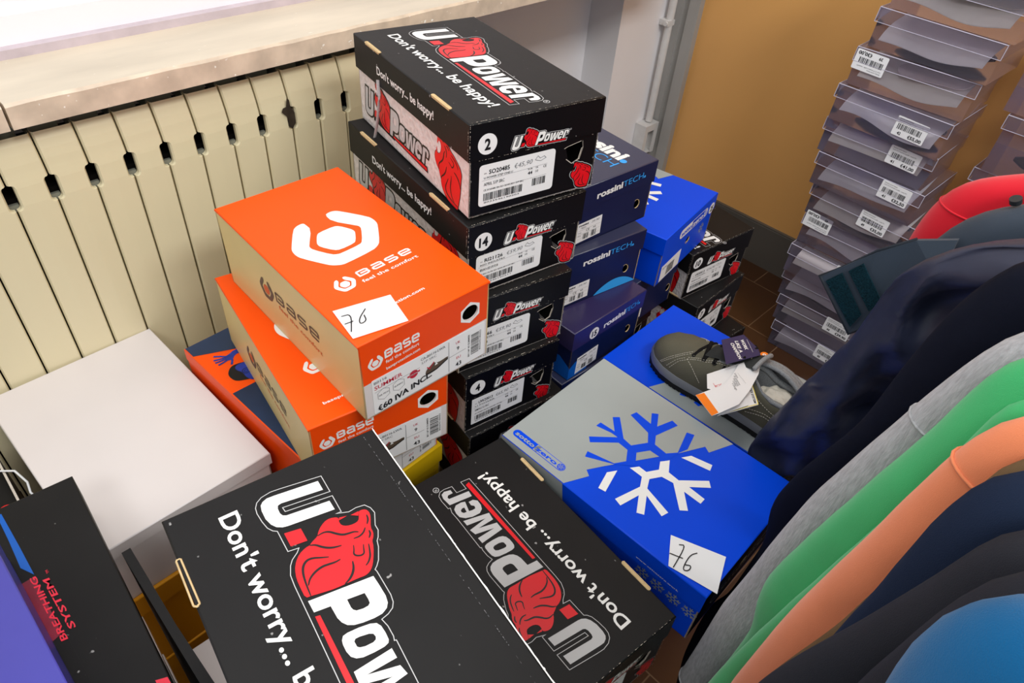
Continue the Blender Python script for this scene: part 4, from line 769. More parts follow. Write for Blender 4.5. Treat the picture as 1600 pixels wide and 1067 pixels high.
# handwritten price notes and the grey cord of a shoe
def note(fr, corners, strokes, label, group=None):
    mb = MB(); P = [Vector(c) for c in corners]; n = 10; rows = []
    for i in range(n + 1):
        r = []
        for j in range(n + 1):
            s = i / n; u = j / n; q = P[0] * (1 - s) * (1 - u) + P[1] * s * (1 - u) + P[2] * s * u + P[3] * (1 - s) * u
            lift = .0008 + .0022 * max(0, u - .55) ** 1.5 * (1 - .5 * s); r.append(at(fr, q.x, q.y, lift))
        rows.append(r)
    mb.grid(rows, 'label_paper', True); mb.grid([[p - fr[3] * .0003 for p in r] for r in rows], 'label_paper', True)
    for s in strokes:
        s = smooth_pts([tuple(p) for p in s], k=2) if len(s) > 2 else s
        stroke(mb, (fr[0] + fr[3] * .0012, fr[1], fr[2], fr[3]), s, 1.3, 'ink', 2)
    return mb
def box_frame(k):
    m = box_matrix(*BX[k]); L, W, H = BX[k][4]; r = m.to_3x3(); return (m @ Vector((-L / 2, -W / 2, H)), r @ Vector((1, 0, 0)), r @ Vector((0, 1, 0)), r @ Vector((0, 0, 1)))
n7 = [tuple(p) for p in LOGO['note76']]; c7 = [tuple(p) for p in LOGO['C_76']]
fr = box_frame('B'); fr = (fr[0] + fr[3] * .0004, fr[1], fr[2], fr[3])
tag(note(fr, [(336, 3.5), (349, 69.4), (297.9, 80), (282.5, 10.4)], [[n7[0], n7[1], n7[2]], [n7[3], n7[4]], n7[5:]], None).build('price_note'), 'white paper note with handwritten 76 on the orange box', 'price note', 'handwritten 76 notes')
fr = box_frame('C'); k_ = .342 / .3331; fr = (fr[0] + fr[3] * .0008, fr[1] * k_, fr[2] * k_, fr[3])
tag(note(fr, [(278, 1), (339, 12.4), (320.6, 62.5), (255.8, 38.3)], [[c7[0], c7[1], c7[2]], [c7[3], c7[4]], c7[5:]], None).build('price_note'), 'white paper note with handwritten 76 on the blue snowflake box', 'price note', 'handwritten 76 notes')
# ================================================================ clear boxes
def clear(name, tint, gloss, rough=0.12):
    m = bpy.data.materials.new(name); m.use_nodes = True; nt = m.node_tree; N = nt.nodes; out = N['Material Output']; N.remove(N['Principled BSDF'])
    tr = N.new('ShaderNodeBsdfTransparent'); tr.inputs[0].default_value = lin(tint); gl = N.new('ShaderNodeBsdfGlossy'); gl.inputs['Roughness'].default_value = rough; gl.inputs[0].default_value = lin((225, 222, 240))
    df = N.new('ShaderNodeBsdfDiffuse'); df.inputs[0].default_value = lin((190, 186, 205)); fr = N.new('ShaderNodeFresnel'); fr.inputs[0].default_value = 1.45
    ad = N.new('ShaderNodeMath'); ad.operation = 'ADD'; ad.inputs[1].default_value = gloss
    no = N.new('ShaderNodeTexNoise'); no.inputs['Scale'].default_value = 9; no.inputs['Detail'].default_value = 2; tc = N.new('ShaderNodeTexCoord'); nt.links.new(tc.outputs['Object'], no.inputs[0])
    bp = N.new('ShaderNodeBump'); bp.inputs['Strength'].default_value = .35; bp.inputs['Distance'].default_value = .004; nt.links.new(no.outputs[0], bp.inputs['Height']); nt.links.new(bp.outputs[0], gl.inputs['Normal'])
    m1 = N.new('ShaderNodeMixShader'); m2 = N.new('ShaderNodeMixShader'); m2.inputs[0].default_value = .085
    nt.links.new(fr.outputs[0], ad.inputs[0]); nt.links.new(ad.outputs[0], m1.inputs[0]); nt.links.new(tr.outputs[0], m1.inputs[1]); nt.links.new(gl.outputs[0], m1.inputs[2])
    nt.links.new(m1.outputs[0], m2.inputs[1]); nt.links.new(df.outputs[0], m2.inputs[2]); nt.links.new(m2.outputs[0], out.inputs[0]); MATS[name] = m
clear('clear_plastic', (248, 246, 250), .015); 
mat('clear_edge', (190, 188, 205), .25, .6); mat('tissue', (252, 249, 240), .7, .2, .05, 25, .2, 60); mat('tissue_grey', (246, 246, 248), .7, .2, .05, 25, .15, 60); mat('insole_pink', (214, 202, 200), .7, .2, .04, 40); mat('insole_olive', (150, 144, 122), .7, .2, .04, 40)
mat('dark_shoe', (46, 36, 36), .5, .4, .2, 20)
GC = 'clear plastic boxes in the tall see-through stack'
def clear_box(x, y, z, yaw, h, label, group=GC, w=.262, d=.19, edge=True, lab=None, flip=False, seed=0):
    """x, y: near left corner seen from the camera side (front faces -X), z: underside"""
    m = Matrix.Translation((x, y, z)) @ Matrix.Rotation(math.radians(yaw), 4, 'Z')
    root = thing('clear_shoe_box', m, label, 'clear box', group); mb = MB(); t = .0008; i = .004
    # local: +x away from the camera, -y to the right of the picture; front slightly raked
    def shell(mb, a, b, z0, z1, rake):
        v = [(a[0], a[1], z0), (b[0], a[1], z0), (b[0], b[1], z0), (a[0], b[1], z0), (a[0] + rake, a[1], z1), (b[0], a[1], z1), (b[0], b[1], z1), (a[0] + rake, b[1], z1)]
        mb.add(v, [(0, 3, 2, 1), (0, 1, 5, 4), (1, 2, 6, 5), (2, 3, 7, 6), (3, 0, 4, 7)], 'clear_plastic'); return v
    v = shell(mb, (i, -w + i), (d - i, -i), .0005, h - .004, .004); mb.build('tray', root)
    mb = MB(); v = shell(mb, (.0, -w), (d, 0), h - .03, h - .0015, .004); mb.f = mb.f[1:]; mb.m = mb.m[1:]; mb.sm = mb.sm[1:]
    mb.add(v, [(4, 5, 6, 7)], 'clear_plastic')
    for a, b in ((4, 7), (4, 5), (6, 7), (0, 4), (3, 7), (0, 3)): mb.tube([v[a], v[b]], .0007 if a != 4 or b != 7 else .0011, 'clear_edge', 5)
    mb.build('lid', root)
    if lab:
        num, price, ly, lz = lab; mb = MB(); u = Vector((0, -1, 0)); 
        f = (Vector((-.0012, ly, lz)), u, Vector((.06, 0, 1)).normalized(), u.cross(Vector((.06, 0, 1)).normalized()))
        if flip: f = (f[0] + f[1] * .071 + f[2] * .042, -f[1], -f[2], f[3])
        a = -2
        f = sub(f, 0, 0, a, 1.0)
        f = sub(f, 0, 0, 0, 1.36); panel(mb, f, rrect(0, 0, 52, 31, 2), 'label_paper', .0003); barcode(mb, f, 5, 11, 45, 20, seed=seed + 3); text(mb, f, num, (9, 3), (15, 3), 4.6, 'ink', 1, bold=.03); text(mb, f, price, (27, 2.6), (49, 2.6), 5.2, 'ink', 1, bold=.03)
        text(mb, f, 'Scarpa uomo bassa', (4, 27), (26, 27), 1.8, 'ink', 1); text(mb, f, 'Cod. 2117 tomaia in pelle - suola PU', (4, 23.6), (44, 23.6), 1.8, 'ink', 1); mb.build('price_label', root)
    return m
def sheet(m, kind, w, d, h, label, seed):
    rnd = random.Random(seed); mb = MB(); rows = []; n = 16; k = 10; y0 = -.02; y1 = -w + .025; ph = rnd.uniform(0, 6)
    for i in range(n + 1):
        s = i / n; r = []
        for j in range(k + 1):
            u = j / k; x = .007 + u * (d - .05) + (.008 * (1 + math.sin(s * 5 + ph)) * u if kind != 'bundle' else 0); y = y0 + (y1 - y0) * s
            if kind == 'bundle': z = .014 + .045 * math.sin(math.pi * min(1, u * 1.2 + .1)) + .003 * math.sin(u * 23 + s * 3)
            else: z = .014 + .05 * u ** .7 + (.006 + .006 * math.sin(s * 4 + ph)) + .004 * math.sin(u * 6 + s * 7)
            r.append((x, y, min(z, h - .008)))
        rows.append(r)
    mt = 'tissue' if seed % 2 else 'tissue_grey'
    mb.grid(rows, mt); mb.grid([[(p[0] + .001, p[1], p[2] - .0012) for p in r] for r in rows], mt)
    tag(mb.build('packing_paper', None, m), label, 'paper', 'white packing papers in the clear boxes')
zs = [0.0]; rnd = random.Random(5)
ns = [.525, .54, .552, .556, .559, .567, .580, .592, .590, .582, .572, .56, .55]
labs = {12: ('44', '€ 53,00', -.16, .035, False), 9: ('39', '€ 30,00', -.003, .035, True), 8: ('42', '€ 55,00', -.15, .022, False), 7: ('41', '€ 41,00', -.16, .035, False), 6: ('41', '€ 32,50', -.165, .040, False), 5: ('49', '€ 35,00', -.135, .032, False), 4: ('43', '€ 30,00', -.004, .050, True), 3: ('42', '€ 29,90', -.13, .045, False), 1: ('44', '€ 39,90', -.14, .045, False), 0: ('45', '€ 39,90', -.135, .04, False)}
place = ['lowest, on the floor', 'second from the floor', 'third from the floor', 'fourth from the floor', 'fifth up, label upside down', 'carrying the label € 35,00', 'carrying the label € 32,50', 'carrying the label € 41,00', 'carrying the label € 55,00', 'its upside down label at the left end', 'just above the upside down label', 'holding an oval grey insole', 'topmost, carrying the label € 53,00']
h = .0835
for i in range(13):
    dx = rnd.uniform(-.012, .012); yaw = rnd.uniform(-2.5, 2.5); lb = labs.get(i); z = .001 + i * h
    m = clear_box(1.695 + dx, ns[i], z, yaw, h - .001, 'clear plastic shoe box of the tall stack, ' + place[i], lab=lb[:4] if lb else None, flip=bool(lb and lb[4]), seed=i)
    if i not in (): sheet(m, 'bundle' if i in (7, 3, 1) else 'sheet', .262, .19, h, 'white paper in the clear box %s' % place[i], i)
    if i in (9, 11):
        mb = MB(); P = rrect(0, 0, 150, 55, 27, 8); fr = (Vector((.02, -.09, .047)), Vector((.12, -1, .03)).normalized(), Vector((1, .1, .25)).normalized(), Vector((0, 0, 1))); panel(mb, fr, P, 'insole_pink' if i == 9 else 'insole_olive', .002)
        tag(mb.build('insole', None, m), 'oval %s insole lying in a clear box' % ('pinkish white' if i == 9 else 'greyish olive'), 'insole', 'insoles in the clear boxes')
    if i in (2, 5, 8, 10, 12):
        mb = MB(); R = []
        for a in range(13):
            s = a / 12; ww = .035 * (math.sin(math.pi * (s * .96 + .02)) ** .6); R.append([(.11 + ww * math.cos(2 * math.pi * b / 12), -.03 - .2 * s, .022 + .6 * ww * math.sin(2 * math.pi * b / 12)) for b in range(12)])
        mb.grid(R, 'dark_shoe', True, True); tag(mb.build('dark_shoe', None, m), 'dark shoe in the clear box %s' % place[i], 'shoe', 'dark shoes in the clear boxes')
for i in range(7):
    z = .001 + i * .128; m = clear_box(1.80 + rnd.uniform(-.01, .01), .285 - .010 * (i % 3), z, -2 + rnd.uniform(-2, 2), .127, 'clear plastic shoe box in the shorter stack, level %s from the floor' % ('one two three four five six seven eight nine ten'.split()[i]), 'clear plastic boxes in the shorter stack', w=.28, seed=i)
for i in range(7):
    mb = MB(); R = []
    for a in range(13):
        s = a / 12; ww = .038 * (math.sin(math.pi * (s * .96 + .02)) ** .6); R.append([(1.86 + ww * math.cos(2 * math.pi * b / 12), .22 - .22 * s, .001 + i * .128 + .024 + .6 * ww * math.sin(2 * math.pi * b / 12)) for b in range(12)])
    mb.grid(R, 'dark_shoe', True, True); tag(mb.build('dark_shoe'), 'dark shoe in the clear box of the shorter stack, level %s from the floor' % ('one two three four five six seven eight nine ten'.split()[i]), 'shoe', 'dark shoes in the shorter clear stack')

# ================================================================ hanging clothes
mat('cloth_red', (206, 16, 38), .75, .2, .05, 10, .22, 1800, sheen=.2); mat('cloth_teal', (44, 56, 70), .6, .3, .08, 12, .22, 1800, sheen=.1); mat('cloth_navy', (38, 43, 64), .42, .4, .12, 9, .5, 22)
mat('cloth_ink', (14, 18, 32), .8, .1, .1, 20, .22, 1800); mat('cloth_grey', (168, 170, 174), .85, .1, .16, 320, .5, 500, sheen=.2, stretch=(1, 1, .25)); mat('cloth_green', (58, 176, 106), .8, .15, .06, 10, .22, 1800, sheen=.25)
mat('cloth_orange', (232, 136, 92), .8, .15, .05, 10, .22, 1800, sheen=.25); mat('cloth_olive', (104, 84, 60), .8, .1, .08, 15, .22, 1800); mat('cloth_blue', (26, 38, 60), .8, .1, .08, 15, .22, 1800); mat('cloth_char', (38, 40, 47), .75, .15, .06, 15, .22, 1800)
mat('cloth_azure', (0, 90, 142), .8, .15, .05, 8, .22, 1800, sheen=.15); mat('velcro', (14, 44, 54), .95, .1, .5, 500, 1.0, 900); mat('piping', (24, 32, 42), .6, .3); mat('snap_metal', (60, 62, 66), .3, .6, metal=.6)
def garment(name, label, cat, pts, th, mt, depth=.40, seams=(), amp=.004, seed=1, shoulder=True, group='work clothes hanging on the rail', ridged=0.0, hem=None):
    P = [Vector(p) for p in pts]
    if shoulder:
        a = P[0]; P = [a + Vector((-.002, -.24, .085)), a + Vector((-.001, -.15, .062)), a + Vector((0, -.07, .034)), a + Vector((0, -.03, .016))] + P
    if hem: P = P + [P[-1] + Vector((0, -.005, -hem * .5)), P[-1] + Vector((0, -.01, -hem))]
    # resample
    Q = []
    for i in range(len(P) - 1):
        n = max(1, int((P[i + 1] - P[i]).length / .012))
        for k in range(n): Q.append(P[i].lerp(P[i + 1], k / n))
    Q.append(P[-1])
    for _ in range(3): Q = [Q[0]] + [(Q[i - 1] + Q[i] * 2 + Q[i + 1]) / 4 for i in range(1, len(Q) - 1)] + [Q[-1]]
    mb = MB(); rows = []; N = len(Q); K = 34; rnd = random.Random(seed); ph = rnd.uniform(0, 9)
    yb = min(q.y for q in Q) - .18
    for i, q in enumerate(Q):
        s = i / (N - 1); r = []; hw = th / 2 * (1 + .12 * math.sin(s * 9 + ph)) * min(1, .35 + s * 6); dep = max(.03, q.y - yb) if q.y - yb < depth else depth
        ds = []
        for j in range(K): ds.append((j / (K - 1)) ** 1.7)
        left = []; right = []
        for t in ds:
            d = t * dep; f = math.sqrt(max(0, 1 - (1 - min(1, d / (hw * 1.5))) ** 2)) * (1 - .6 * min(1, max(0, (d - .05) / .09)) ** 1.5); z = q.z - (.0 if not shoulder else 0)
            nz = noise.noise(Vector((q.z * 7 + seed * 3.1, d * 22, seed))) * amp * min(1, d / .02 + .35) + noise.noise(Vector((q.z * 26, d * 50, seed + 7))) * amp * .35
            if ridged: nz += (abs(noise.noise(Vector((q.z * 11 + d * 14, d * 17 - q.z * 6, seed + 2.5)))) * 2.4 - .5) * ridged * min(1, d / .012 + .3) + (abs(noise.noise(Vector((q.z * 30 - d * 34, d * 30, seed + 5)))) - .2) * ridged * .7
            left.append(Vector((q.x - hw * f + nz, q.y - d + .3 * nz, z))); right.append(Vector((q.x + hw * f + nz * .7, q.y - d, z)))
        rows.append(left[::-1] + right[1:])
    mb.grid(rows, mt, True)
    o = tag(mb.build(name), label, cat, group)
    for sname, si, smt in seams:
        i = min(range(N), key=lambda k: (Q[k] - Vector(si)).length); sb = MB(); q = Q[i]; hw = th / 2; R = []
        ring = [p + (p - (q + Vector((0, -.03, 0)))).normalized() * .0006 for p in rows[i][K // 3: len(rows[i]) - K // 3]]
        sb.tube(ring, .0011, smt, 6); sb.build(sname, o)
    return o
garment('red_shirt', 'bright red shirt at the back of the rail, furthest from the camera', 'shirt', [(0.95, 0.096, 0.987), (0.95, 0.135, 0.965), (0.95, 0.148, 0.953), (0.95, 0.155, 0.943), (0.95, 0.163, 0.93), (0.95, 0.166, 0.91), (0.95, 0.170, 0.892), (0.95, 0.172, 0.865), (.95, .17, .78), (.95, .16, .6)], .06, 'cloth_red', seams=[('seam', (.95, .163, .93), 'cloth_red')], seed=2, hem=.1, amp=.003)
garment('softshell_jacket', 'dark teal grey jacket with an open hook-and-loop tab, in front of the red shirt', 'jacket', [(0.86, 0.073, 0.993), (0.86, 0.092, 0.98), (0.86, 0.113, 0.958), (0.86, 0.124, 0.94), (0.86, 0.130, 0.919), (0.86, 0.138, 0.890), (0.86, 0.14, 0.85), (0.86, 0.135, 0.79), (.86, .13, .6)], .065, 'cloth_teal', seed=3, hem=.1, amp=.003)
garment('rain_jacket', 'dark navy rain jacket hanging over the grey shoe', 'jacket', [(0.72, 0.045, 1.020), (0.727, 0.071, 1.002), (0.733, 0.096, 0.978), (0.74, 0.113, 0.955), (0.747, 0.126, 0.924), (0.753, 0.133, 0.887), (0.76, 0.138, 0.846), (0.767, 0.146, 0.802), (0.773, 0.166, 0.728), (0.777, 0.190, 0.629), (0.780, 0.205, 0.545), (0.785, 0.200, 0.520), (0.79, 0.18, 0.508)], .056, 'cloth_navy', amp=.006, ridged=.016, seed=4, depth=.3)
garment('navy_trousers', 'blackish navy garment hanging between the rain jacket and the grey sweatshirt', 'garment', [(0.62, 0.033, 1.056), (0.62, 0.054, 0.999), (0.62, 0.064, 0.924), (0.62, 0.072, 0.828), (0.63, 0.10, 0.72), (0.64, 0.113, 0.65), (0.64, 0.112, 0.612), (0.635, 0.098, 0.585), (0.612, 0.099, 0.53), (0.603, 0.102, 0.465), (.60, .115, .43), (.60, .118, .37), (.60, .117, .28), (.60, .108, .2)], .05, 'cloth_ink', seed=5)
garment('grey_sweatshirt', 'mottled light grey sweatshirt hanging next to the green one', 'sweatshirt', [(0.5, 0.005, 1.073), (0.502, 0.011, 1.051), (0.504, 0.021, 1.018), (0.506, 0.033, 0.965), (0.508, 0.05, 0.883), (0.51, 0.063, 0.818), (0.512, 0.073, 0.73), (0.514, 0.08, 0.646), (0.516, 0.088, 0.574), (0.518, 0.091, 0.473), (0.52, 0.095, 0.379)], .052, 'cloth_grey', amp=.003, seams=[('sleeve_seam', (.506, .033, .965), 'cloth_grey'), ('cuff_seam', (.52, .095, .385), 'cloth_grey')], seed=6)
garment('green_sweatshirt', 'bright green sweatshirt hanging between grey and orange ones', 'sweatshirt', [(0.44, -0.003, 1.091), (0.442, 0.002, 1.072), (0.443, 0.008, 1.036), (0.445, 0.015, 0.986), (0.447, 0.023, 0.949), (0.448, 0.03, 0.904), (0.45, 0.037, 0.865), (0.452, 0.047, 0.8), (0.453, 0.054, 0.754), (0.455, 0.052, 0.715), (0.457, 0.042, 0.67), (0.458, 0.044, 0.612), (0.46, 0.050, 0.506)], .052, 'cloth_green', amp=.006, seed=7, hem=.1)
gf = garment('front_fold', None, None, [(0.42, -0.013, 1.078), (0.42, -0.007, 1.017), (0.42, 0.002, 0.943), (0.421, 0.014, 0.857), (0.423, 0.030, 0.741), (0.425, 0.046, 0.60), (0.426, 0.05, 0.53)], .026, 'cloth_green', amp=.003, seed=17, hem=.12, group=None)
gf.parent = bpy.data.objects['green_sweatshirt']
garment('orange_sweatshirt', 'peach orange sweatshirt hanging in front of the green one', 'sweatshirt', [(0.39, -0.019, 1.089), (0.391, -0.012, 1.072), (0.392, -0.007, 1.049), (0.393, -0.004, 1.025), (0.394, 0.002, 0.973), (0.396, 0.007, 0.922), (0.397, 0.014, 0.862), (0.398, 0.021, 0.786), (0.399, 0.025, 0.705), (0.4, 0.028, 0.647)], .044, 'cloth_orange', amp=.003, seams=[('sleeve_seam', (.392, -.007, 1.04), 'cloth_orange')], seed=8, hem=.15)
garment('olive_shirt', 'olive brown shirt showing as a thin strip beside the orange sweatshirt', 'shirt', [(0.362, -0.025, 1.085), (0.362, -0.024, 1.05), (0.362, -0.022, 1.005), (0.362, -0.018, 0.949), (0.362, -0.012, 0.876), (0.363, -0.001, 0.807), (0.364, 0.009, 0.734)], .024, 'cloth_olive', amp=.002, seed=9, hem=.15)
garment('navy_trousers', 'dark blue trousers hanging right of the orange sweatshirt', 'trousers', [(0.325, -0.025, 1.100), (0.325, -0.018, 1.075), (0.325, -0.015, 1.044), (0.325, -0.015, 1.013), (0.325, -0.015, 0.987), (0.325, -0.014, 0.944), (0.325, -0.011, 0.897), (0.325, -0.006, 0.845)], .045, 'cloth_blue', amp=.007, seed=10, hem=.2)
garment('charcoal_trousers', 'charcoal grey trousers hanging right of the dark blue ones', 'trousers', [(0.28, -0.036, 1.114), (0.28, -0.034, 1.098), (0.28, -0.03, 1.071), (0.28, -0.025, 1.043), (0.28, -0.018, 1.005), (0.28, -0.009, 0.963), (0.28, 0.001, 0.917), (0.28, 0.009, 0.86)], .035, 'cloth_char', amp=.004, seed=11, hem=.2)
garment('charcoal_jacket', 'charcoal jacket hanging just behind the bright blue shirt', 'jacket', [(0.243, -0.039, 1.131), (0.243, -0.037, 1.11), (0.243, -0.034, 1.087), (0.243, -0.032, 1.062), (0.243, -0.031, 1.032), (0.243, -0.029, 0.993)], .032, 'cloth_char', amp=.004, seed=12, hem=.25)
garment('blue_shirt', 'bright blue shirt at the near end of the rail, bottom right corner', 'shirt', [(0.19, -0.040, 1.166), (0.19, -0.034, 1.158), (0.19, -0.029, 1.146), (0.19, -0.026, 1.134), (0.19, -0.025, 1.120), (0.19, -0.027, 1.106), (0.19, -0.031, 1.086)], .05, 'cloth_azure', amp=.001, seed=13, hem=.3)
# hook-and-loop tab of the teal jacket: a stiff slab reaching out to the left
jk = bpy.data.objects['softshell_jacket']
def world_poly(P): return [Vector(p) for p in P]
def slab(mb, P, th, mt):
    n = (P[1] - P[0]).cross(P[2] - P[0]).normalized(); 
    if n.dot(Vector((0, 0, 1.35)) - P[0] + Vector((0, 0, 0))) < 0: n = -n
    k = len(P); A = [p + n * th / 2 for p in P]; B_ = [p - n * th / 2 for p in P]
    mb.add(A + B_, [tuple(range(k)), tuple(range(k, 2 * k))[::-1]] + [(i, (i + 1) % k, k + (i + 1) % k, k + i) for i in range(k)], mt); return n
P = world_poly([(.80, .215, .846), (.80, .155, .792), (.802, .125, .835), (.815, .10, .90), (.83, .105, .945), (.82, .140, .930), (.81, .170, .902)])
mb = MB(); n = slab(mb, P, .006, 'cloth_teal')
ins = [P[0].lerp(P[2], .03), P[1].lerp(P[6], .05), P[2], P[3], P[4], P[5], P[6]]
mb.tube([P[5], P[6], P[0] + n * .0015, P[1] + n * .0015, P[2]], .0028, 'piping', 8); tab = mb.build('closure_tab', jk)
for a in ([(0.8, 0.206, 0.845), (0.8, 0.193, 0.864), (0.8, 0.152, 0.825), (0.8, 0.157, 0.803)], [(0.801, 0.187, 0.87), (0.803, 0.176, 0.887), (0.803, 0.140, 0.854), (0.801, 0.146, 0.834)]):
    q = [Vector(p) for p in a]; q = [p - n * ((p - P[0]).dot(n)) + n * .0042 for p in q]; mb = MB(); slab(mb, q, .002, 'velcro'); mb.build('velcro_patch', tab)
mb = MB(); mb.tube([(.86, .079, .992), (.858, .081, .997)], .006, 'snap_metal', 16); mb.build('snap_button', jk)
# rail carrying the clothes
t = thing('clothes_rail', Matrix.Translation((.6, -.26, 0)), 'chrome clothes rail carrying the row of work clothes', 'clothes rail'); mat('chrome', (190, 190, 192), .2, .6, metal=1.0)
mb = MB(); mb.tube([(-.5, 0, 1.27), (.5, 0, 1.27)], .012, 'chrome', 14); mb.build('bar', t)
for x in (-.5, .5):
    mb = MB(); mb.tube([(x, 0, .02), (x, 0, 1.27)], .012, 'chrome', 14); mb.build('post', t); mb = MB(); mb.tube([(x, -.22, .014), (x, .22, .014)], .012, 'chrome', 12); mb.build('foot', t)

# ================================================================ the shoe on the blue box
mat('nubuck', (98, 96, 82), .75, .2, .06, 25, .35, 700); mat('midsole', (122, 126, 132), .5, .3); mat('rubber', (20, 20, 22), .7, .3, .1, 80); mat('mesh_grey', (150, 154, 158), .85, .1, .25, 700, .9, 900); mat('lining', (54, 56, 56), .9, .1, .1, 60); mat('lace_black', (26, 25, 26), .85, .1, .2, 900, .6, 900); mat('thread', (196, 192, 178), .8, .1); mat('paper_fill', (216, 210, 196), .7, .2, .06, 50); mat('tag_navy', (44, 42, 86), .4, .4); mat('tag_orange', (244, 128, 30), .4, .4); mat('tag_yellow', (232, 214, 90), .4, .4)
ztop = BX['C2'][0][2] + .0008
sm_ = Matrix.Translation((.893, .152, ztop)) @ Matrix.Rotation(math.radians(88.0), 4, 'Z')
shoe = thing('lace_up_shoe', sm_, 'grey-brown lace-up work shoe with paper stuffing and tags, on the blue box', 'shoe')
def outline(x):   # half widths (left +y, right -y) of the sole at x (0 heel .. .302 toe)
    t = x / .302
    a = [(0, .004), (.02, .020), (.06, .030), (.15, .0345), (.30, .0335), (.45, .036), (.62, .044), (.75, .0485), (.85, .0465), (.93, .037), (.97, .026), (.99, .015), (1, .004)]
    for i in range(len(a) - 1):
        if a[i][0] <= t <= a[i + 1][0]:
            k = (t - a[i][0]) / (a[i + 1][0] - a[i][0]); return (a[i][1] * (1 - k) + a[i + 1][1] * k)
    return .004
def bias(x): t = x / .302; return .004 * math.sin(math.pi * t) + (.004 if t > .6 else 0) * (t - .6) / .4
XS = [0, .003, .008, .016, .028, .045, .065, .085, .105, .122, .135, .15, .165, .18, .195, .21, .225, .24, .255, .268, .279, .288, .294, .299, .302]
def height(x):
    a = [(0, .066), (.01, .068), (.03, .064), (.06, .054), (.09, .058), (.115, .072), (.13, .078), (.17, .071), (.20, .061), (.225, .052), (.25, .046), (.275, .038), (.29, .028), (.299, .016), (.302, .006)]
    for i in range(len(a) - 1):
        if a[i][0] <= x <= a[i + 1][0]:
            k = (x - a[i][0]) / (a[i + 1][0] - a[i][0]); k = k * k * (3 - 2 * k); return a[i][1] * (1 - k) + a[i + 1][1] * k
    return .006
zs0 = .026
def gap(x): return .0 if x > .128 or x < 0 else .0245 * (max(0, 1 - ((x - .062) / .066) ** 2)) ** .5
def upper(x, side, a):   # a 0 base .. 1 top
    w = outline(x) * .97; g = gap(x); c = max(0, math.cos(a * math.pi / 2)) ** .75; s = math.sin(a * math.pi / 2) ** .82
    lean = 1 if x > .13 else .0
    return Vector((x, side * (g + (w - g) * c) + bias(x), zs0 - .006 + height(x) * s))
mb = MB()
for side in (1, -1):
    rows = [[upper(x, side, j / 14) for j in range(15)] for x in XS]; mb.grid(rows if side < 0 else [r[::-1] for r in rows], 'nubuck')
mb.build('upper', shoe)
mb = MB(); rim = []
for z0, z1, k0, k1, m_ in ((.0, .012, 1.0, 1.03, 'rubber'), (.012, .027, 1.05, 1.0, 'midsole')):
    for side in (1, -1):
        rows = [[Vector((x if x < .29 else .29 + (x - .29) * 1.2, side * outline(x) * k0 + bias(x), z0 + (.004 if m_ == 'midsole' and 0 else 0))), Vector((x if x < .29 else .29 + (x - .29) * 1.3, side * outline(x) * (k0 + k1) / 2 * 1.04 + bias(x), (z0 + z1) / 2)), Vector((x, side * outline(x) * k1 + bias(x), z1))] for x in XS]
        mb.grid(rows, m_)
P = [(x * 1000, (outline(x) + bias(x)) * 1000) for x in XS] + [(x * 1000, (-outline(x) + bias(x)) * 1000) for x in XS[::-1]]
F0 = FR((0, 0, 0), (1, 0, 0), (0, 1, 0)); poly(mb, (Vector((0, 0, .026)), F0[1], F0[2], F0[3]), P, 'midsole', 0); poly(mb, (Vector((0, 0, .0005)), F0[1], F0[2], F0[3]), P, 'rubber', 0)
mb.build('midsole', shoe); tr = MB()
for i in range(34):   # lugs all round the tread
    s = (i + .5) / 34; x = .012 + s * .28
    if .10 < x < .125: continue
    for side in (1, -1):
        y = side * outline(x) * 1.02 + bias(x); tr.box((x - .0028, min(y, y - side * .006), .0), (x + .0028, max(y, y - side * .006), .010), 'rubber')
tr.build('tread', shoe)
# stitching, laid along lines on the upper
st = MB()
def stitch(path, side, n=26):
    Q = []
    for i in range(len(path) - 1):
        for k in range(12): t = k / 12; Q.append((path[i][0] * (1 - t) + path[i + 1][0] * t, path[i][1] * (1 - t) + path[i + 1][1] * t))
    Q.append(path[-1]); pts = [upper(x, side, a) for x, a in Q]; L = 0; last = pts[0]; on = True; run = [pts[0]]; acc = 0
    for p in pts[1:]:
        seg = (p - last).length; m = max(1, int(seg / .0008))
        for k in range(m):
            q = last.lerp(p, (k + 1) / m); acc += seg / m
            if on: run.append(q)
            if acc > (.0022 if on else .0010):
                if on and len(run) > 1:
                    c = Vector((run[0].x, 0, .03)); st.tube([run[0] + (run[0] - c).normalized() * .0004, run[-1] + (run[-1] - c).normalized() * .0004], .00056, 'thread', 4)
                acc = 0; on = not on; run = [q]
        last = p
for side in (1, -1):
    for d in (0, .005): stitch([(.262 + d * .6, .12), (.242 + d, .45), (.225 + d, .68), (.208 + d, .93)], side)
    for d in (0, .006): stitch([(.243 + d, .14), (.232 + d, .40), (.220 + d, .55)], side)
    for d in (0, .05): stitch([(.222, .55 + d), (.19, .62 + d), (.15, .72 + d), (.12, .8 + d)], side)
    stitch([(.222, .55), (.205, .35), (.185, .14)], side); stitch([(.13, .76), (.11, .70), (.08, .55), (.03, .42)], side); stitch([(.128, .55), (.12, .3), (.118, .12)], side)
    for d in (0, .08): stitch([(.10, .12 + d), (.07, .28 + d), (.03, .30 + d), (.01, .30 + d)], side)
st.build('stitching', shoe)
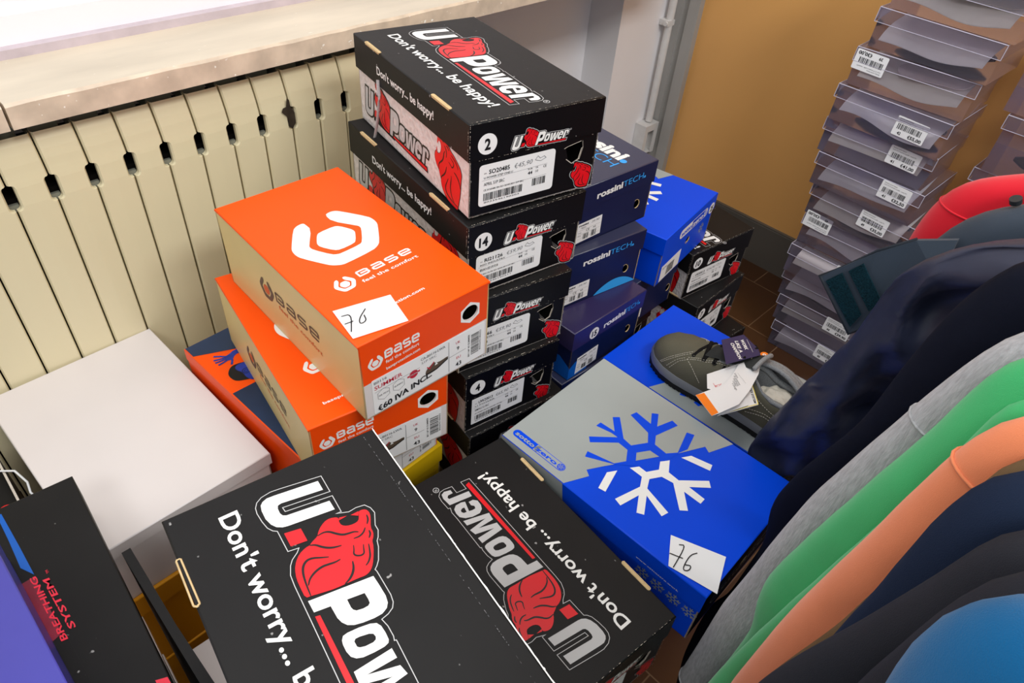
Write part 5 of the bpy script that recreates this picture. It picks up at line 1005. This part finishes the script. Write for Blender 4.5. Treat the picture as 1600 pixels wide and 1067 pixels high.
# eyelets, laces
def top(x, y):   # point on the throat
    side = 1 if y > 0 else -1; best = min((upper(x, side, a / 30) for a in range(31)), key=lambda p: abs(p.y - bias(x) - y)); return best
ex_ = [.216, .197, .178, .159]
for x in ex_:
    for y in (.026, -.026):
        p = top(x, y); e = MB(); n_ = Vector((0, y * 14, 1)).normalized(); ring = [p + Vector((math.cos(k * math.pi / 6) * .0032, math.sin(k * math.pi / 6) * .0032 * .9, -math.sin(k * math.pi / 6) * .0032 * y * 14 + .0006)) for k in range(13)]
        e.tube(ring, .0011, 'rubber', 6); e.add([q - Vector((0, 0, .0004)) for q in ring[:12]], [tuple(range(12))], 'hole_shade'); e.build('eyelet', shoe)  # dark disc paints the shade inside the eyelet
mb = MB()
for i, x in enumerate(ex_):
    a = top(x, .026); b = top(x - (.008 if i < 3 else 0), -.026); c = (a + b) / 2 + Vector((0, 0, .006)); mb.tube([a, a.lerp(c, .5) + Vector((0, 0, .003)), c, b.lerp(c, .5) + Vector((0, 0, .003)), b], .0034, 'lace_black', 8, .6)
    if i < 3:
        a = top(x, -.026); b = top(ex_[i + 1], .026); c = (a + b) / 2 + Vector((0, 0, .0085)); mb.tube([a, a.lerp(c, .5) + Vector((0, 0, .004)), c, b.lerp(c, .5) + Vector((0, 0, .003)), b], .0034, 'lace_black', 8, .6)
c = Vector((.143, bias(.14), .112)); mb.tube([c, c + Vector((-.005, .018, .005)), c + Vector((.004, .032, -.004)), c + Vector((.012, .022, -.006)), c], .0025, 'lace_black', 8, .7); mb.tube([c, c + Vector((-.005, -.018, .005)), c + Vector((.004, -.032, -.004)), c + Vector((.012, -.022, -.006)), c], .0025, 'lace_black', 8, .7)
mb.build('laces', shoe)
# padded mesh tongue and collar, paper stuffing
mb = MB(); R = []
for i in range(9):
    s = i / 8; x = .20 - s * .085; z = top(x if x > .13 else .13, .001).z + .004 + .016 * s * s; R.append([Vector((x, (-.021 + .042 * j / 8) * (1 + .15 * s) + bias(x), z - .5 * ((j - 4) / 4) ** 2 * .012 + (.002 if s > .9 else 0))) for j in range(9)])
mb.grid(R, 'lining'); mb.grid([[p - Vector((0, 0, .005)) for p in r] for r in R], 'mesh_grey'); mb.tube(R[-1], .004, 'mesh_grey', 8); mb.build('tongue', shoe)
mb = MB(); pts = []
for x in [.128, .12, .108, .09, .07, .05, .03, .015, .006]: pts.append(Vector((x, gap(x) + bias(x), zs0 - .005 + height(x))))
for x in [.0, .006, .015, .03, .05, .07, .09, .108, .12, .128][0:]: pts.append(Vector((max(x, .001), -gap(x) + bias(x), zs0 - .005 + height(x))))
mb.tube(pts, [.0024] * 4 + [.004] * (len(pts) - 9) + [.0055] * 5, 'mesh_grey', 8)
R = [[p + Vector((0, -math.copysign(.003, p.y), -.004)), p + Vector((0, -math.copysign(.004, p.y), -.025)), p + Vector((0, -math.copysign(.006, p.y), -.05))] for p in pts]; mb.grid(R, 'mesh_grey'); mb.build('collar', shoe)
# the raised far side of the tongue and collar, grey mesh folded outwards
mb = MB(); R = []
for i in range(13):
    s = i / 12; x = .150 - s * .125; y = -.012 - .014 * math.sin(math.pi * min(1, s * 1.1)) ; z = .098 - .004 * s + .012 * math.sin(math.pi * s); R.append([Vector((x, y + bias(x) + .020 * (1 - j / 5) - .008, z - .010 * (j / 5 - .3) ** 2 * 3 - (.03 * (j == 5)))) for j in range(6)])
mb.grid(R, 'mesh_grey'); mb.tube([r[0] for r in R], .0042, 'mesh_grey', 8); mb.tube([r[4] for r in R], .0045, 'mesh_grey', 8); mb.build('padded_edge', shoe)
bm = bmesh.new(); bmesh.ops.create_icosphere(bm, subdivisions=4, radius=1)
for v in bm.verts:
    c_ = v.co.copy(); k = 1 + .22 * noise.noise(c_ * 2.3) + .10 * abs(noise.noise(c_ * 6)) ; v.co = Vector((.066 + c_.x * .036 * k, c_.y * .0225 * k + .004, .062 + c_.z * .020 * k))
me = bpy.data.meshes.new('stuffing_paper'); bm.to_mesh(me); bm.free(); me.materials.append(M('paper_fill')); o = bpy.data.objects.new('stuffing_paper', me); col.objects.link(o); o.matrix_world = sm_; tag(o, 'crumpled white stuffing paper inside the opening of the grey-brown shoe', 'paper')
# swing tags tied to the laces (mm in the world plane at the height of each tag)
def card(name, pts, z, mt, label, cat='tag', prints=None, curl=0.0):
    mb = MB(); fr = (Vector((0, 0, z)), Vector((1, 0, 0)), Vector((0, 1, 0)), Vector((0, 0, 1))); P = pts if area2(pts) > 0 else pts[::-1]
    panel(mb, fr, P, mt, .0005)
    if prints: prints(mb, fr)
    return tag(mb.build(name), label, cat, 'swing tags on the shoe')
def pn(mb, f):
    text(mb, f, 'WORK', (908, 319), (893, 300), 5.6, 'print_white', 1, bold=.03); text(mb, f, 'LIKE A', (898, 323), (880, 302), 5.6, 'print_white', 1, bold=.03); text(mb, f, 'CHAMPION', (888, 325), (866, 295), 5.6, 'print_white', 1, bold=.03); stroke(mb, f, [(917, 312), (898, 289)], .4, 'print_white', 1)
def pf(mb, f):
    poly(mb, f, [(757, 299), (740, 259), (753, 256), (771, 293)], 'tag_orange', 1)
    for i, s in enumerate(('Lavora', 'da campione.', 'Sicurezza.', 'Comfort', 'e Design.')):
        a = (843 - i * 5.5, 286 - i * 2.4); b = (a[0] - len(s) * .95, a[1] - len(s) * 1.45); text(mb, f, s, a, b, 3.6, 'print_grey', 1)
    stroke(mb, f, [(848, 283), (838, 262)], .3, 'print_grey', 1)
def py(mb, f):
    stroke(mb, f, [(854, 257), (825, 229), (766, 254)], 1.2, 'tag_yellow', 1); text(mb, f, 'TEX SYSTEM', (844, 256), (822, 234), 3.6, 'ink', 1, bold=.03)
def pb(mb, f): stroke(mb, f, [(806, 283), (800, 292), (812, 288), (798, 287), (803, 297)], .7, 'print_red', 1)
zt = 1.35
card('swing_tag', [(756, 265), (773, 261), (827, 261), (856, 259), (824, 228), (764, 253)], zt - .765, 'label_paper', 'white tag with a yellow printed edge, lowest on the shoe', prints=py)
card('swing_tag', [(821, 257), (829, 256), (809, 237), (753, 256)], zt - .7625, 'label_paper', 'narrow white tag just above the yellow edged one', prints=None)
card('swing_tag', [(813, 315), (873, 295), (845, 269), (792, 288), (787, 297)], zt - .759, 'label_paper', 'white tag with a red scribble, partly under the orange ended tag', prints=pb)
card('swing_tag', [(811, 283), (842, 287), (868, 293), (912, 278), (873, 260), (831, 250), (791, 245), (752, 255), (740, 259), (757, 299), (777, 293)], zt - .755, 'label_paper', 'folded white tag with an orange end and grey lettering', prints=pf)
card('swing_tag', [(884, 339), (924, 322), (912, 288), (902, 277), (840, 302)], zt - .745, 'tag_navy', 'navy blue tag with white lettering, uppermost on the shoe laces', prints=pn)
mb = MB(); mb.tube([(.905, .291, zt - .757), (.897, .287, zt - .748), (.885, .283, zt - .753)], .0006, 'thread', 5); tag(mb.build('tag_string'), 'thin white string tying the tags to the shoe', 'string')
mb = MB(); f = (Vector((.915, .276, zt - .752)), Vector((1, 0, 0)), Vector((0, 1, 0)), Vector((0, 0, 1))); panel(mb, f, circ(0, 0, 8, 24, 6.5), 'tag_orange', .0006); poly(mb, f, circ(0, 0, 3, 12), 'print_white', 1); poly(mb, f, circ(0, 0, 1.2, 12), 'tag_orange', 2); o = mb.build('size_badge'); tag(o, 'round orange sticker with a white ring at the shoe collar', 'sticker')
